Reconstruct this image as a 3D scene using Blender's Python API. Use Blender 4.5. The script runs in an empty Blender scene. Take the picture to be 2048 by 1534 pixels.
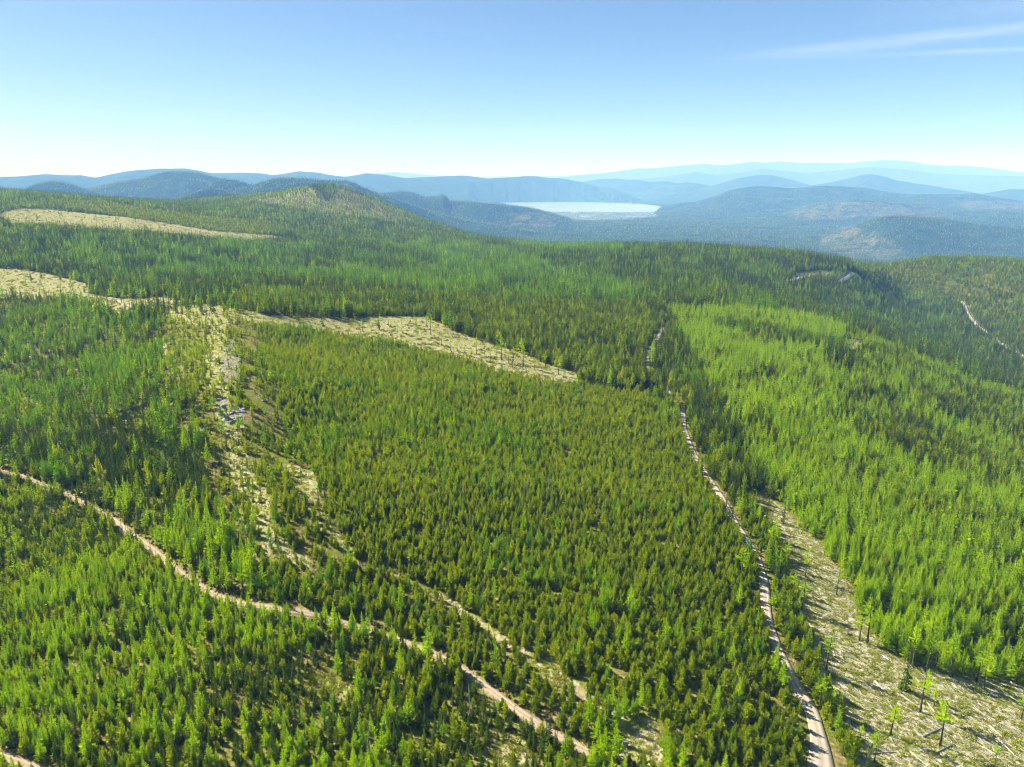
import bpy, math, random
import numpy as np
from mathutils import Vector

random.seed(7)
rng = np.random.default_rng(7)
scene = bpy.context.scene
COL = scene.collection

# ------------------------------------------------------------------ camera, sky, sun, exposure
CAM_Z = 120.0
PITCH = math.radians(15.93)          # looking down
FPX = 1419.0                         # focal length in pixels of the 2048 px wide photograph
cam_data = bpy.data.cameras.new('camera')
cam_data.sensor_width = 36.0
cam_data.lens = FPX / 2048.0 * 36.0
cam_data.clip_start = 1.0
cam_data.clip_end = 200000.0
cam = bpy.data.objects.new('camera', cam_data)
COL.objects.link(cam)
cam.location = (0, 0, CAM_Z)
cam.rotation_euler = (math.pi / 2 - PITCH, 0, 0)
scene.camera = cam

SP, CP = math.sin(PITCH), math.cos(PITCH)

def ray(u, v):
    """direction (not normalised, depth 1 along the axis) of photo pixel u, v"""
    a = (np.asarray(u, float) - 1024.0) / FPX
    b = (767.0 - np.asarray(v, float)) / FPX
    return a, CP + b * SP, b * CP - SP          # x, y, z

# cirrus streaks given by two points of the photograph each: from, to, half width in pixels, strength
CIRRUS_STREAKS = [((1400, 126), (2048, 56), 15, .26), ((1430, 118), (2048, 47), 8, .19), ((1540, 119), (2048, 98), 6, .24), ((1700, 40), (1900, 22), 34, .16)]

SUN_EL = math.radians(36.0)
SUN_AZ = math.radians(-58.0)         # measured from the view direction, to the left
sun_dir = Vector((math.sin(SUN_AZ) * math.cos(SUN_EL), math.cos(SUN_AZ) * math.cos(SUN_EL), math.sin(SUN_EL)))

world = bpy.data.worlds.new('World')
scene.world = world
world.use_nodes = True
wn, wl = world.node_tree.nodes, world.node_tree.links
wn.clear()
w_out = wn.new('ShaderNodeOutputWorld')
w_bg = wn.new('ShaderNodeBackground')
w_sky = wn.new('ShaderNodeTexSky')
w_sky.sky_type = 'NISHITA'
w_sky.sun_disc = False
w_sky.sun_elevation = SUN_EL
w_sky.sun_rotation = SUN_AZ
w_sky.altitude = 3700
w_sky.air_density = 0.70
w_sky.dust_density = 1.4
w_sky.ozone_density = 3.0
w_bg.inputs['Strength'].default_value = 0.062
# thin high cirrus, two streaks and a faint veil low in the sky to the right
def w_math(op, a, b=None, c=None, clamp=False):
    n = wn.new('ShaderNodeMath')
    n.operation = op
    n.use_clamp = clamp
    for i, v in enumerate((a, b, c)):
        if isinstance(v, (int, float)):
            n.inputs[i].default_value = v
        elif v is not None:
            wl.new(v, n.inputs[i])
    return n.outputs[0]
w_tc = wn.new('ShaderNodeTexCoord')
w_sep = wn.new('ShaderNodeSeparateXYZ')
wl.new(w_tc.outputs['Generated'], w_sep.inputs[0])
w_x = w_math('DIVIDE', w_sep.outputs[0], w_math('MAXIMUM', w_sep.outputs[1], .05))
w_z = w_math('DIVIDE', w_sep.outputs[2], w_math('MAXIMUM', w_sep.outputs[1], .05))
w_co = wn.new('ShaderNodeCombineXYZ')
wl.new(w_math('MULTIPLY', w_x, 5.0), w_co.inputs[0])
wl.new(w_math('MULTIPLY', w_math('SUBTRACT', w_z, w_math('MULTIPLY', w_x, .085)), 70.0), w_co.inputs[1])
w_nz = wn.new('ShaderNodeTexNoise')
w_nz.inputs['Scale'].default_value = 1.0
w_nz.inputs['Detail'].default_value = 6.0
w_nz.inputs['Roughness'].default_value = .6
w_nz.inputs['Distortion'].default_value = .6
wl.new(w_co.outputs[0], w_nz.inputs['Vector'])
def streak(x0, z0, x1, z1, wid, soft0, soft1):
    k = (z1 - z0) / (x1 - x0)
    d = w_math('ABSOLUTE', w_math('SUBTRACT', w_math('SUBTRACT', w_z, z0), w_math('MULTIPLY', w_math('SUBTRACT', w_x, x0), k)))
    m = w_math('SUBTRACT', 1.0, w_math('DIVIDE', d, wid), clamp=True)
    along = w_math('DIVIDE', w_math('SUBTRACT', w_x, soft0), soft1 - soft0, clamp=True)
    return w_math('MULTIPLY', m, along)
CIRRUS = None
for s_ in CIRRUS_STREAKS:
    (ua, va), (ub, vb), wid_, amt_ = s_
    ra, rb = ray(ua, va), ray(ub, vb)
    q_ = w_math('MULTIPLY', streak(ra[0] / ra[1], ra[2] / ra[1], rb[0] / rb[1], rb[2] / rb[1], wid_ / 1419.0, ra[0] / ra[1], ra[0] / ra[1] + .22), amt_)
    CIRRUS = q_ if CIRRUS is None else w_math('ADD', CIRRUS, q_)
w_veil = w_math('MULTIPLY', w_math('MULTIPLY_ADD', w_nz.outputs[0], 2.2, -.45, clamp=True), CIRRUS, clamp=True)
w_mix = wn.new('ShaderNodeMix')
w_mix.data_type = 'RGBA'
wl.new(w_veil, w_mix.inputs[0])
wl.new(w_sky.outputs[0], w_mix.inputs[6])
w_mix.inputs[7].default_value = (7.2, 7.6, 8.0, 1)
wl.new(w_mix.outputs[2], w_bg.inputs['Color'])
wl.new(w_bg.outputs[0], w_out.inputs['Surface'])

sun_data = bpy.data.lights.new('sun', 'SUN')
sun_data.energy = 5.0
sun_data.angle = math.radians(0.5)
sun_data.color = (1.0, 0.985, 0.945)
sun = bpy.data.objects.new('sun', sun_data)
COL.objects.link(sun)
sun.location = sun_dir * 3000
sun.rotation_euler = sun_dir.to_track_quat('Z', 'Y').to_euler()

scene.view_settings.view_transform = 'Standard'
scene.view_settings.look = 'None'
scene.view_settings.gamma = 1.0
scene.view_settings.exposure = 1.42
scene.view_settings.use_curve_mapping = False
cy = scene.cycles
cy.max_bounces = 5
cy.diffuse_bounces = 2
cy.glossy_bounces = 2
cy.transmission_bounces = 3
cy.volume_bounces = 1
cy.transparent_max_bounces = 6
cy.caustics_reflective = False
cy.caustics_refractive = False
cy.use_denoising = True
cy.denoising_prefilter = 'FAST'
cy.filter_width = 1.0
cy.use_adaptive_sampling = False

# haze settings (built at the end)
HAZE_DENSITY = 9.8e-5
HAZE_COLOR = (0.21, 0.46, 1.0)

# ------------------------------------------------------------------ pixels <-> world
def project(x, y, z):
    dz = z - CAM_Z
    depth = y * CP - dz * SP
    upc = y * SP + dz * CP
    d = np.where(depth < 1.0, 1.0, depth)
    u = 1024.0 + FPX * x / d
    v = 767.0 - FPX * upc / d
    return np.where(depth < 1, -9999, u), np.where(depth < 1, 9999, v), depth

def pt_D(u, v, D):
    dx, dy, dz = ray(u, v)
    h = math.hypot(dx, dy)
    return float(dx / h * D), float(dy / h * D), float(CAM_Z + dz / h * D)

def pt_z(u, v, z):
    dx, dy, dz = ray(u, v)
    t = (z - CAM_Z) / dz
    return float(dx * t), float(dy * t), float(z)

# ------------------------------------------------------------------ noise
def _hash(ix, iy, seed):
    n = (ix.astype(np.int64) * 374761393 + iy.astype(np.int64) * 668265263 + seed * 974634721) & 0x7fffffff
    n = ((n ^ (n >> 13)) * 1274126177) & 0x7fffffff
    n = n ^ (n >> 16)
    return (n & 0xffff) / 65535.0

def vnoise(x, y, seed=0):
    ix, iy = np.floor(x), np.floor(y)
    fx, fy = x - ix, y - iy
    fx = fx * fx * fx * (fx * (fx * 6 - 15) + 10)
    fy = fy * fy * fy * (fy * (fy * 6 - 15) + 10)
    a, b = _hash(ix, iy, seed), _hash(ix + 1, iy, seed)
    c, d = _hash(ix, iy + 1, seed), _hash(ix + 1, iy + 1, seed)
    return (a * (1 - fx) + b * fx) * (1 - fy) + (c * (1 - fx) + d * fx) * fy

def fbm(x, y, seed=0, octaves=4, gain=0.5):
    s, amp, tot, f = 0.0, 1.0, 0.0, 1.0
    for k in range(octaves):
        s = s + amp * vnoise(x * f + 17.3 * k, y * f - 9.1 * k, seed + k)
        tot += amp
        amp *= gain
        f *= 2.03
    return s / tot

def smooth(a, b, x):
    t = np.clip((x - a) / (b - a), 0, 1)
    return t * t * (3 - 2 * t)

def in_poly(u, v, poly):
    u, v = np.asarray(u), np.asarray(v)
    inside = np.zeros(u.shape, bool)
    n = len(poly)
    for i in range(n):
        x1, y1 = poly[i]
        x2, y2 = poly[(i + 1) % n]
        if y1 == y2:
            continue
        cond = ((v >= y1) != (v >= y2)) & (u < (x2 - x1) * (v - y1) / (y2 - y1) + x1)
        inside ^= cond
    return inside

# ------------------------------------------------------------------ the lie of the land
# ground seen at photo pixel (u, v) lying at height z
GZ = [(-700, 1700, -14), (-200, 1500, -8), (400, 1600, -3), (1024, 1600, 0), (1640, 1534, 0), (2300, 1600, -5), (2800, 1400, -18),
      (100, 1300, -9), (-100, 1000, -18), (60, 800, -20), (-300, 750, -24), (0, 660, -14), (250, 720, -6), (250, 1000, -9),
      (420, 1190, -4), (770, 1270, -1), (520, 1060, 7), (460, 830, 16), (455, 700, 20), (430, 628, 20), (560, 700, 10), (620, 860, 7),
      (200, 608, 2), (50, 565, -2), (330, 600, 4), (-200, 560, -4),
      (800, 900, 3), (1000, 1000, 1), (1000, 760, 1), (700, 655, 6), (850, 645, 3), (1150, 755, -3), (1024, 1250, 1),
      (1350, 795, -5), (1465, 1040, -1), (1320, 670, -5), (1560, 1300, 1),
      (1700, 1200, -2), (2048, 1350, -6), (2048, 1000, -24), (1700, 850, -12), (1500, 700, -8), (1700, 690, -16), (1900, 840, -32),
      (2048, 800, -62), (1650, 640, -22), (2200, 1000, -36),
      (2048, 735, -104), (1900, 655, -104), (1800, 605, -98), (2250, 800, -108),
      (1940, 615, -92), (2040, 705, -100), (1000, 560, -16), (1300, 600, -11), (700, 560, -12), (400, 540, -10), (1500, 590, -20),
      (1500, 560, -32)]
# ground seen at photo pixel (u, v) at horizontal distance D
GD = [(1850, 520, 1750), (1950, 522, 1800), (2100, 535, 1700), (2300, 560, 1600), (1760, 536, 1750),
      (1700, 536, 1480), (1580, 562, 1250), (1640, 520, 1550), (1250, 497, 1750), (1400, 500, 1700), (1000, 488, 1950), (1100, 496, 1900), (900, 470, 2150),
      (540, 477, 1700), (40, 420, 2050), (300, 470, 1500), (0, 452, 1700), (-200, 440, 1800), (250, 407, 2250), (400, 432, 2050), (100, 398, 2350), (0, 393, 2450), (-200, 375, 2450), (-500, 370, 2400),
      (650, 373, 2700), (690, 379, 2700), (610, 377, 2720), (570, 383, 2750), (510, 400, 2700), (440, 412, 2650), (380, 418, 2600), (560, 386, 2740), (600, 410, 2400), (650, 412, 2420), (720, 392, 2680), (780, 418, 2600), (840, 448, 2450), (560, 440, 2100), (750, 455, 2150),
      (300, 411, 2500)]
# hidden ground behind those crests: u, D, z
GH = [(1850, 2500, -190), (2100, 2600, -190), (1700, 2050, -150), (1700, 2600, -200), (1400, 2300, -120), (1400, 3000, -205), (1200, 2400, -110), (1000, 2700, -110), (1000, 3300, -190), (900, 2900, -110),
      (650, 3400, -10), (500, 3400, 0), (780, 3400, -60), (300, 3200, 0), (0, 3200, 50), (-400, 3200, 60), (-400, 4600, -60), (0, 4600, -80), (350, 4600, -90), (700, 4600, -120), (1000, 4600, -200),
      (1300, 3600, -210), (1300, 4600, -210), (1700, 3600, -210), (1700, 4600, -208), (2100, 4600, -205), (2100, 3400, -205), (2500, 4600, -200), (2500, 3000, -190)]
ctrl = [pt_z(*p) for p in GZ] + [pt_D(*p) for p in GD]
for u_, D_, z_ in GH:
    if D_ > 2800:                        # beyond the plateau
        D_, z_ = D_ * 1.36, CAM_Z - (CAM_Z - z_) * 1.36
    a_ = math.atan((u_ - 1024.0) / (FPX * 1.02))
    ctrl.append((D_ * math.sin(a_), D_ * math.cos(a_), z_))
# around and behind the camera
for a_ in (-100, -140, 180, 140, 100):
    for D_ in (60, 300, 1200, 4000):
        ctrl.append((D_ * math.sin(math.radians(a_)), D_ * math.cos(math.radians(a_)), -6 - D_ * 0.01))
for a_ in (-40, 0, 40):
    for D_ in (30, 70):
        ctrl.append((D_ * math.sin(math.radians(a_)), D_ * math.cos(math.radians(a_)), -1.0))
ctrl = np.array(ctrl)

def polar(x, y):
    return np.arctan2(x, y), np.log(np.maximum(np.hypot(x, y), 5.0))

KA = 1.6
ca, cb = polar(ctrl[:, 0], ctrl[:, 1])

def _tps(r2):
    return np.where(r2 > 1e-12, r2 * np.log(r2 + 1e-20), 0.0)

def _rbf_fit():
    n = len(ctrl)
    dx = (ca[:, None] - ca[None]) * KA
    dy = cb[:, None] - cb[None]
    A = np.zeros((n + 3, n + 3))
    A[:n, :n] = _tps(dx * dx + dy * dy) + np.eye(n) * 0.0025
    Pm = np.stack([np.ones(n), ca, cb], 1)
    A[:n, n:] = Pm
    A[n:, :n] = Pm.T
    rhs = np.zeros(n + 3)
    rhs[:n] = ctrl[:, 2]
    return np.linalg.solve(A, rhs)

W = _rbf_fit()

def rbf(a, b):
    out = W[-3] + W[-2] * a + W[-1] * b
    for i in range(len(ctrl)):
        dx = (a - ca[i]) * KA
        dy = b - cb[i]
        out = out + W[i] * _tps(dx * dx + dy * dy)
    return out

LAKE_Z = -330.0
FARK = 1.36                          # the far country lies this much further off than its first estimate
LAKE_PX = [(940, 405), (985, 404.5), (1060, 403.5), (1140, 403.5), (1220, 405), (1280, 407.5), (1318, 412), (1330, 417), (1316, 421), (1308, 427), (1318, 433), (1300, 436),
           (1275, 436), (1262, 440), (1200, 441.5), (1150, 441.5), (1135, 436), (1100, 426), (1075, 418), (1050, 414), (1020, 411), (985, 409), (940, 409)]
LAKE = [pt_z(u, v, LAKE_Z)[:2] for u, v in LAKE_PX]

# far ridges: distance, width in log distance, floor, crest polyline in photo pixels
RIDGES = [
    (6000, .13, -110, [(10, 400), (45, 384), (70, 372), (95, 366), (110, 364), (128, 366), (150, 371), (175, 378), (230, 392), (300, 410)]),
    (6600, .16, -110, [(110, 400), (150, 385), (200, 374), (250, 363), (290, 355), (315, 347), (335, 344), (355, 344), (378, 345), (402, 348), (435, 357), (480, 367), (530, 378), (600, 395), (700, 415)]),
    (5200, .11, -120, [(360, 396), (400, 380), (430, 362), (446, 357), (470, 360), (500, 368), (530, 376), (570, 386), (640, 400)]),
    (4300, .10, -110, [(300, 412), (360, 396), (395, 381), (415, 376), (440, 378), (500, 392), (560, 402), (640, 414)]),
    (4700, .14, -140, [(440, 392), (480, 378), (520, 365), (560, 356), (590, 354), (640, 358), (690, 360), (712, 366), (730, 376), (760, 388), (800, 400), (840, 414), (880, 426), (930, 440), (1000, 452)]),
    (5600, .12, -160, [(700, 388), (760, 389), (805, 386), (828, 388), (850, 397), (868, 395), (885, 390), (893, 393), (900, 402), (930, 404), (970, 406), (1010, 410), (1060, 417), (1100, 428), (1135, 438), (1150, 452)]),
    (13600, .05, -190, [(690, 388), (740, 381), (800, 383), (850, 376), (895, 367), (920, 367), (950, 372), (990, 380), (1030, 390), (1070, 398)]),
    (12500, .12, -180, [(-250, 352), (-100, 356), (0, 354), (50, 351), (90, 348), (125, 350), (160, 349), (190, 355), (215, 350), (250, 343), (280, 339), (310, 337), (340, 338), (370, 336), (400, 341), (425, 346), (480, 345), (520, 347), (545, 350), (575, 346), (600, 343), (640, 346), (690, 354), (730, 347), (775, 351), (810, 357), (870, 354), (925, 351), (975, 357), (1024, 355), (1050, 352), (1074, 352), (1100, 355), (1130, 357), (1165, 364), (1200, 374)]),
    (14900, .07, -205, [(1060, 392), (1124, 377), (1150, 368), (1174, 362), (1200, 358), (1230, 357), (1274, 360), (1300, 363), (1334, 362), (1360, 366), (1400, 378), (1440, 392)]),
    (13900, .055, -205, [(1240, 396), (1294, 384), (1320, 374), (1344, 367), (1374, 364), (1400, 367), (1430, 374), (1470, 386), (1520, 398)]),
    (13600, .09, -160, [(1380, 384), (1434, 368), (1474, 357), (1500, 352), (1524, 350), (1545, 351), (1580, 358), (1620, 369), (1680, 384)]),
    (12300, .08, -160, [(1560, 380), (1649, 366), (1699, 356), (1725, 349), (1744, 348), (1770, 352), (1794, 359), (1849, 369), (1900, 378), (1960, 388)]),
    (8600, .17, -200, [(1390, 404), (1430, 392), (1454, 382), (1480, 376), (1510, 373), (1540, 373), (1580, 376), (1620, 373), (1654, 371), (1690, 373), (1725, 376), (1760, 382), (1804, 387), (1850, 389), (1880, 390), (1949, 388), (2000, 396), (2060, 404), (2200, 400), (2400, 410)]),
    (11200, .09, -190, [(1900, 396), (1960, 388), (1994, 384), (2020, 379), (2050, 379), (2120, 376), (2200, 384), (2300, 392)]),
    (6600, .13, -208, [(1540, 436), (1600, 418), (1650, 407), (1700, 402), (1760, 404), (1820, 409), (1880, 418), (1960, 422), (2050, 420), (2200, 424)]),
    (4400, .10, -208, [(1600, 486), (1660, 468), (1700, 454), (1735, 440), (1765, 431), (1794, 428), (1825, 430), (1860, 434), (1900, 442), (1950, 451), (2000, 458), (2060, 462), (2200, 470)]),
    (26000, .10, -150, [(1000, 368), (1129, 354), (1160, 350), (1199, 347), (1240, 341), (1280, 336), (1310, 335), (1350, 331), (1395, 328), (1410, 327), (1439, 330), (1480, 326), (1505, 323), (1530, 325), (1560, 322), (1599, 325), (1660, 325), (1700, 326), (1730, 322), (1764, 320), (1800, 321), (1824, 323), (1850, 328), (1884, 331), (1930, 331), (1974, 335), (2048, 345), (2120, 352), (2300, 350)]),
    (20500, .09, -150, [(1100, 372), (1200, 362), (1280, 358), (1340, 352), (1374, 346), (1399, 344), (1430, 350), (1480, 346), (1520, 338), (1560, 341), (1620, 346), (1680, 340), (1740, 334), (1800, 338), (1870, 347), (1950, 350), (2048, 352), (2200, 360)]),
    (36000, .10, -150, [(-300, 352), (100, 354), (500, 353), (700, 352), (760, 346), (790, 344), (830, 347), (900, 354), (1100, 352), (1250, 346), (1500, 348)]),
]
_r = []
for Dk, w, fl, pl in RIDGES:
    Dk *= FARK
    pl = np.array(pl, float)
    az, zc = [], []
    for u_, v_ in pl:
        dx, dy, dz = ray(u_, v_)
        az.append(math.atan2(dx, dy))
        zc.append(CAM_Z + Dk * dz / math.hypot(dx, dy))
    _r.append((Dk, w, fl, np.array(az), np.array(zc)))

def far_floor(a):
    # the valley is lower to the right of the lake than to the left
    return -230 + (-100) * smooth(-0.25, 0.0, a)

def height(x, y):
    x, y = np.asarray(x, float), np.asarray(y, float)
    shp = x.shape
    x, y = x.ravel(), y.ravel()
    a, b = polar(x, y)
    D = np.exp(b)
    near = D < 8900
    z = far_floor(a)
    if near.any():
        zn = rbf(a[near], np.minimum(b[near], math.log(6500)))
        zn = zn + (fbm(x[near] / 70, y[near] / 70, 3, 3) - .5) * 5 * smooth(80, 400, D[near]) + (fbm(x[near] / 240, y[near] / 240, 9, 2) - .5) * 14 * smooth(900, 2200, D[near])
        k = smooth(6200, 8700, D[near])
        z[near] = zn * (1 - k) + z[near] * k
    front = D > 3400
    if front.any():
        xf, yf, af, bf = x[front], y[front], a[front], b[front]
        zf = z[front]
        for i, (Dk, w, fl, az, zc) in enumerate(_r):
            sel = (np.abs(bf - math.log(Dk)) < 3.2 * w) & (af > az[0] - .08) & (af < az[-1] + .08)
            if not sel.any():
                continue
            aa = af[sel]
            wob = (fbm(xf[sel] / (Dk * .09), yf[sel] / (Dk * .09), 40 + i, 3) - .5)
            crest = np.interp(aa, az, zc)
            edge = smooth(az[0] - .08, az[0], aa) * (1 - smooth(az[-1], az[-1] + .08, aa))
            t = (bf[sel] - math.log(Dk) + wob * w * .9) / w
            prof = np.exp(-np.abs(t) ** 1.7 * 1.1)
            spur = 1 - 0.30 * (1 - np.exp(-t * t)) * np.abs(fbm(xf[sel] / (Dk * .035), yf[sel] / (Dk * .06), 80 + i, 2) - .5) * 4
            ff = far_floor(aa) - 25
            h = ff + (crest - ff) * prof * np.clip(spur, .2, 1) * edge
            zs = zf[sel]
            d = (zs - h) / 14.0
            zf[sel] = np.where(d > 12, zs, np.where(d < -12, h, h + 14.0 * np.log1p(np.exp(np.clip(d, -30, 30)))))
        zf += (fbm(xf / 560, yf / 560, 5, 2) - .5) * 30 * smooth(3600, 6500, np.exp(bf))
        z[front] = zf
    deep = D > 2300
    z[deep] = np.where(z[deep] < LAKE_Z + 4, LAKE_Z + 4 + np.maximum(z[deep] - LAKE_Z - 4, -60) * .04, z[deep])
    # the lake bed
    lk = (D > 6500) & (D < 22000)
    if lk.any():
        ins = in_poly(x[lk], y[lk], LAKE)
        zl = z[lk]
        zl = np.where(ins, np.minimum(zl, LAKE_Z - 6), zl)
        z[lk] = zl
    return z.reshape(shp)

def hit(u, v, maxD=30000):
    """where the line of sight through photo pixel u, v first meets the ground"""
    dx, dy, dz = ray(u, v)
    h = math.hypot(dx, dy)
    Ds = np.exp(np.linspace(math.log(40), math.log(maxD), 2600))
    x, y = dx / h * Ds, dy / h * Ds
    zr = CAM_Z + dz / h * Ds
    g = height(x, y)
    below = np.nonzero(zr < g)[0]
    if len(below) == 0:
        return float(x[-1]), float(y[-1]), float(g[-1])
    i = below[0]
    if i == 0:
        return float(x[0]), float(y[0]), float(g[0])
    d0, d1 = zr[i - 1] - g[i - 1], g[i] - zr[i]
    t = d0 / (d0 + d1 + 1e-9)
    X, Y = x[i - 1] * (1 - t) + x[i] * t, y[i - 1] * (1 - t) + y[i] * t
    return float(X), float(Y), float(height(np.array([X]), np.array([Y]))[0])

# ------------------------------------------------------------------ material helpers
def new_mat(name):
    m = bpy.data.materials.new(name)
    m.use_nodes = True
    m.node_tree.nodes.clear()
    return m, m.node_tree.nodes, m.node_tree.links

def N(nodes, t, **kw):
    n = nodes.new(t)
    for k, v in kw.items():
        if k.startswith('i_'):
            n.inputs[k[2:]].default_value = v
        else:
            setattr(n, k, v)
    return n

def mixc(nodes, links, fac, a, b, mode='MIX'):
    n = nodes.new('ShaderNodeMix')
    n.data_type = 'RGBA'
    n.blend_type = mode
    for sock, val in ((n.inputs[0], fac), (n.inputs[6], a), (n.inputs[7], b)):
        if isinstance(val, (int, float)):
            sock.default_value = val
        elif isinstance(val, tuple):
            sock.default_value = (*val, 1.0) if len(val) == 3 else val
        else:
            links.new(val, sock)
    return n.outputs[2]

def mth(nodes, links, op, a, b=None, c=None, clamp=False):
    n = nodes.new('ShaderNodeMath')
    n.operation = op
    n.use_clamp = clamp
    for i, v in enumerate((a, b, c)):
        if v is None:
            continue
        if isinstance(v, (int, float)):
            n.inputs[i].default_value = v
        else:
            links.new(v, n.inputs[i])
    return n.outputs[0]

def ramp(nodes, links, src, stops):
    n = nodes.new('ShaderNodeValToRGB')
    e = n.color_ramp.elements
    while len(e) > 1:
        e.remove(e[-1])
    e[0].position, e[0].color = stops[0][0], (*stops[0][1], 1)
    for p, c in stops[1:]:
        x = e.new(p)
        x.color = (*c, 1)
    links.new(src, n.inputs[0])
    return n.outputs[0]

def noise(nodes, links, vec, scale, detail=3.0, rough=0.55):
    n = N(nodes, 'ShaderNodeTexNoise')
    n.inputs['Scale'].default_value = scale
    n.inputs['Detail'].default_value = detail
    n.inputs['Roughness'].default_value = rough
    if vec is not None:
        links.new(vec, n.inputs['Vector'])
    return n.outputs[0]

def foliage_mat(name, dark, mid, light, trans=0.38, tint=(1, 1, 1)):
    m, n, l = new_mat(name)
    out = N(n, 'ShaderNodeOutputMaterial')
    oi = N(n, 'ShaderNodeObjectInfo')
    tc = N(n, 'ShaderNodeTexCoord')
    nz = noise(n, l, tc.outputs['Object'], 9.0, 2.0)
    mixv = mth(n, l, 'ADD', mth(n, l, 'MULTIPLY', oi.outputs['Random'], 0.62), mth(n, l, 'MULTIPLY', nz, 0.38))
    col = ramp(n, l, mixv, [(0.08, dark), (0.5, mid), (0.92, light)])
    d = N(n, 'ShaderNodeBsdfDiffuse')
    t = N(n, 'ShaderNodeBsdfTranslucent')
    mx = N(n, 'ShaderNodeMixShader')
    mx.inputs[0].default_value = trans
    l.new(col, d.inputs['Color'])
    tcol = mixc(n, l, 1.0, col, (*tint, 1), 'MULTIPLY')
    l.new(tcol, t.inputs['Color'])
    l.new(d.outputs[0], mx.inputs[1])
    l.new(t.outputs[0], mx.inputs[2])
    l.new(mx.outputs[0], out.inputs[0])
    return m

def plain_mat(name, c1, c2, scale=3.0, rough=0.9, spread=0.5):
    m, n, l = new_mat(name)
    out = N(n, 'ShaderNodeOutputMaterial')
    p = N(n, 'ShaderNodeBsdfPrincipled')
    p.inputs['Roughness'].default_value = rough
    p.inputs['Specular IOR Level'].default_value = 0.2
    tc = N(n, 'ShaderNodeTexCoord')
    oi = N(n, 'ShaderNodeObjectInfo')
    nz = noise(n, l, tc.outputs['Object'], scale, 5.0)
    f = mth(n, l, 'ADD', mth(n, l, 'MULTIPLY', oi.outputs['Random'], spread), mth(n, l, 'MULTIPLY', nz, 1 - spread))
    col = ramp(n, l, f, [(0.2, c1), (0.75, c2)])
    l.new(col, p.inputs['Base Color'])
    b = N(n, 'ShaderNodeBump')
    b.inputs['Strength'].default_value = 0.5
    b.inputs['Distance'].default_value = 0.1
    l.new(nz, b.inputs['Height'])
    l.new(b.outputs[0], p.inputs['Normal'])
    l.new(p.outputs[0], out.inputs[0])
    return m

M_PINE = foliage_mat('pine_needles', (0.150, 0.230, 0.002), (0.285, 0.375, 0.002), (0.400, 0.455, 0.003), 0.54, (1.1, 1.05, .5))
M_PINE_OLD = foliage_mat('older_pine_needles', (0.090, 0.145, 0.003), (0.165, 0.225, 0.003), (0.250, 0.290, 0.004), 0.46, (1.1, 1.05, .5))
M_LARCH = foliage_mat('larch_needles', (0.230, 0.375, 0.001), (0.350, 0.525, 0.001), (0.460, 0.605, 0.002), 0.56, (1.08, 1.04, .5))
M_LARCH_OLD = foliage_mat('older_larch_needles', (0.100, 0.220, 0.003), (0.175, 0.345, 0.003), (0.260, 0.440, 0.004), 0.50, (1.08, 1.04, .5))
M_FIR = foliage_mat('fir_needles', (0.034, 0.075, 0.006), (0.066, 0.120, 0.006), (0.120, 0.180, 0.007), 0.36, (1.1, 1.05, .6))
M_BARK = plain_mat('bark', (0.05, 0.035, 0.025), (0.13, 0.10, 0.075), 4.0)
M_DEAD = plain_mat('dead_wood', (0.16, 0.15, 0.14), (0.34, 0.32, 0.30), 4.0)
M_LOG = plain_mat('bleached_wood', (0.42, 0.37, 0.29), (0.72, 0.66, 0.54), 2.0)
M_DARKLOG = plain_mat('weathered_log', (0.12, 0.10, 0.08), (0.24, 0.20, 0.16), 2.0)
M_ROCK = plain_mat('grey_rock', (0.13, 0.125, 0.115), (0.40, 0.38, 0.34), 1.2, spread=.2)
M_SNOW = plain_mat('old_snow', (0.75, 0.77, 0.80), (0.88, 0.89, 0.90), 1.0)
M_BRUSH = foliage_mat('brush_leaves', (0.13, 0.15, 0.012), (0.24, 0.24, 0.02), (0.36, 0.32, 0.06), 0.45, (1.1, 1.1, .7))
M_TWIG = foliage_mat('bare_twigs', (0.075, 0.068, 0.050), (0.115, 0.100, 0.075), (0.16, 0.135, 0.10), 0.15)
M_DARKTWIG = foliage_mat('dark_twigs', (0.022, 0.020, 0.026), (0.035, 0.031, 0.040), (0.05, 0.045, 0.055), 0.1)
M_HERB = foliage_mat('low_herbs', (0.20, 0.26, 0.02), (0.34, 0.37, 0.035), (0.50, 0.46, 0.09), 0.45)

# ------------------------------------------------------------------ zones, as outlines in the photograph that are laid onto the ground
OPEN = {
    'right': [(1478, 985), (1500, 978), (1530, 990), (1580, 1032), (1640, 1092), (1690, 1162), (1722, 1232), (1772, 1294), (1832, 1334), (1950, 1356), (2060, 1372), (2600, 1420), (2600, 1800),
              (1750, 1800), (1712, 1540), (1690, 1490), (1672, 1430), (1650, 1370), (1625, 1290), (1600, 1225), (1572, 1170), (1562, 1110), (1540, 1055), (1512, 1012)],
    'middle': [(470, 616), (530, 630), (600, 634), (690, 638), (745, 634), (790, 632), (850, 634), (890, 655), (960, 682), (1040, 706), (1100, 730), (1150, 748), (1158, 770), (1090, 766), (1010, 748), (930, 722),
               (850, 702), (780, 684), (700, 673), (600, 658), (520, 648), (475, 634)],
    'left': [(-700, 530), (0, 536), (60, 541), (130, 556), (172, 566), (182, 590), (260, 599), (330, 593), (366, 604), (345, 615), (280, 622), (235, 640), (200, 612), (100, 604), (0, 596), (-700, 590)],
    'upper': [(-10, 432), (15, 422), (50, 417), (110, 420), (250, 434), (350, 449), (430, 462), (540, 470), (582, 478), (505, 486), (400, 478), (300, 470), (200, 463), (100, 456), (25, 452)],
    'knoll': [(300, 628), (360, 612), (420, 608), (475, 616), (480, 640), (440, 655), (380, 648)],
}
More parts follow.
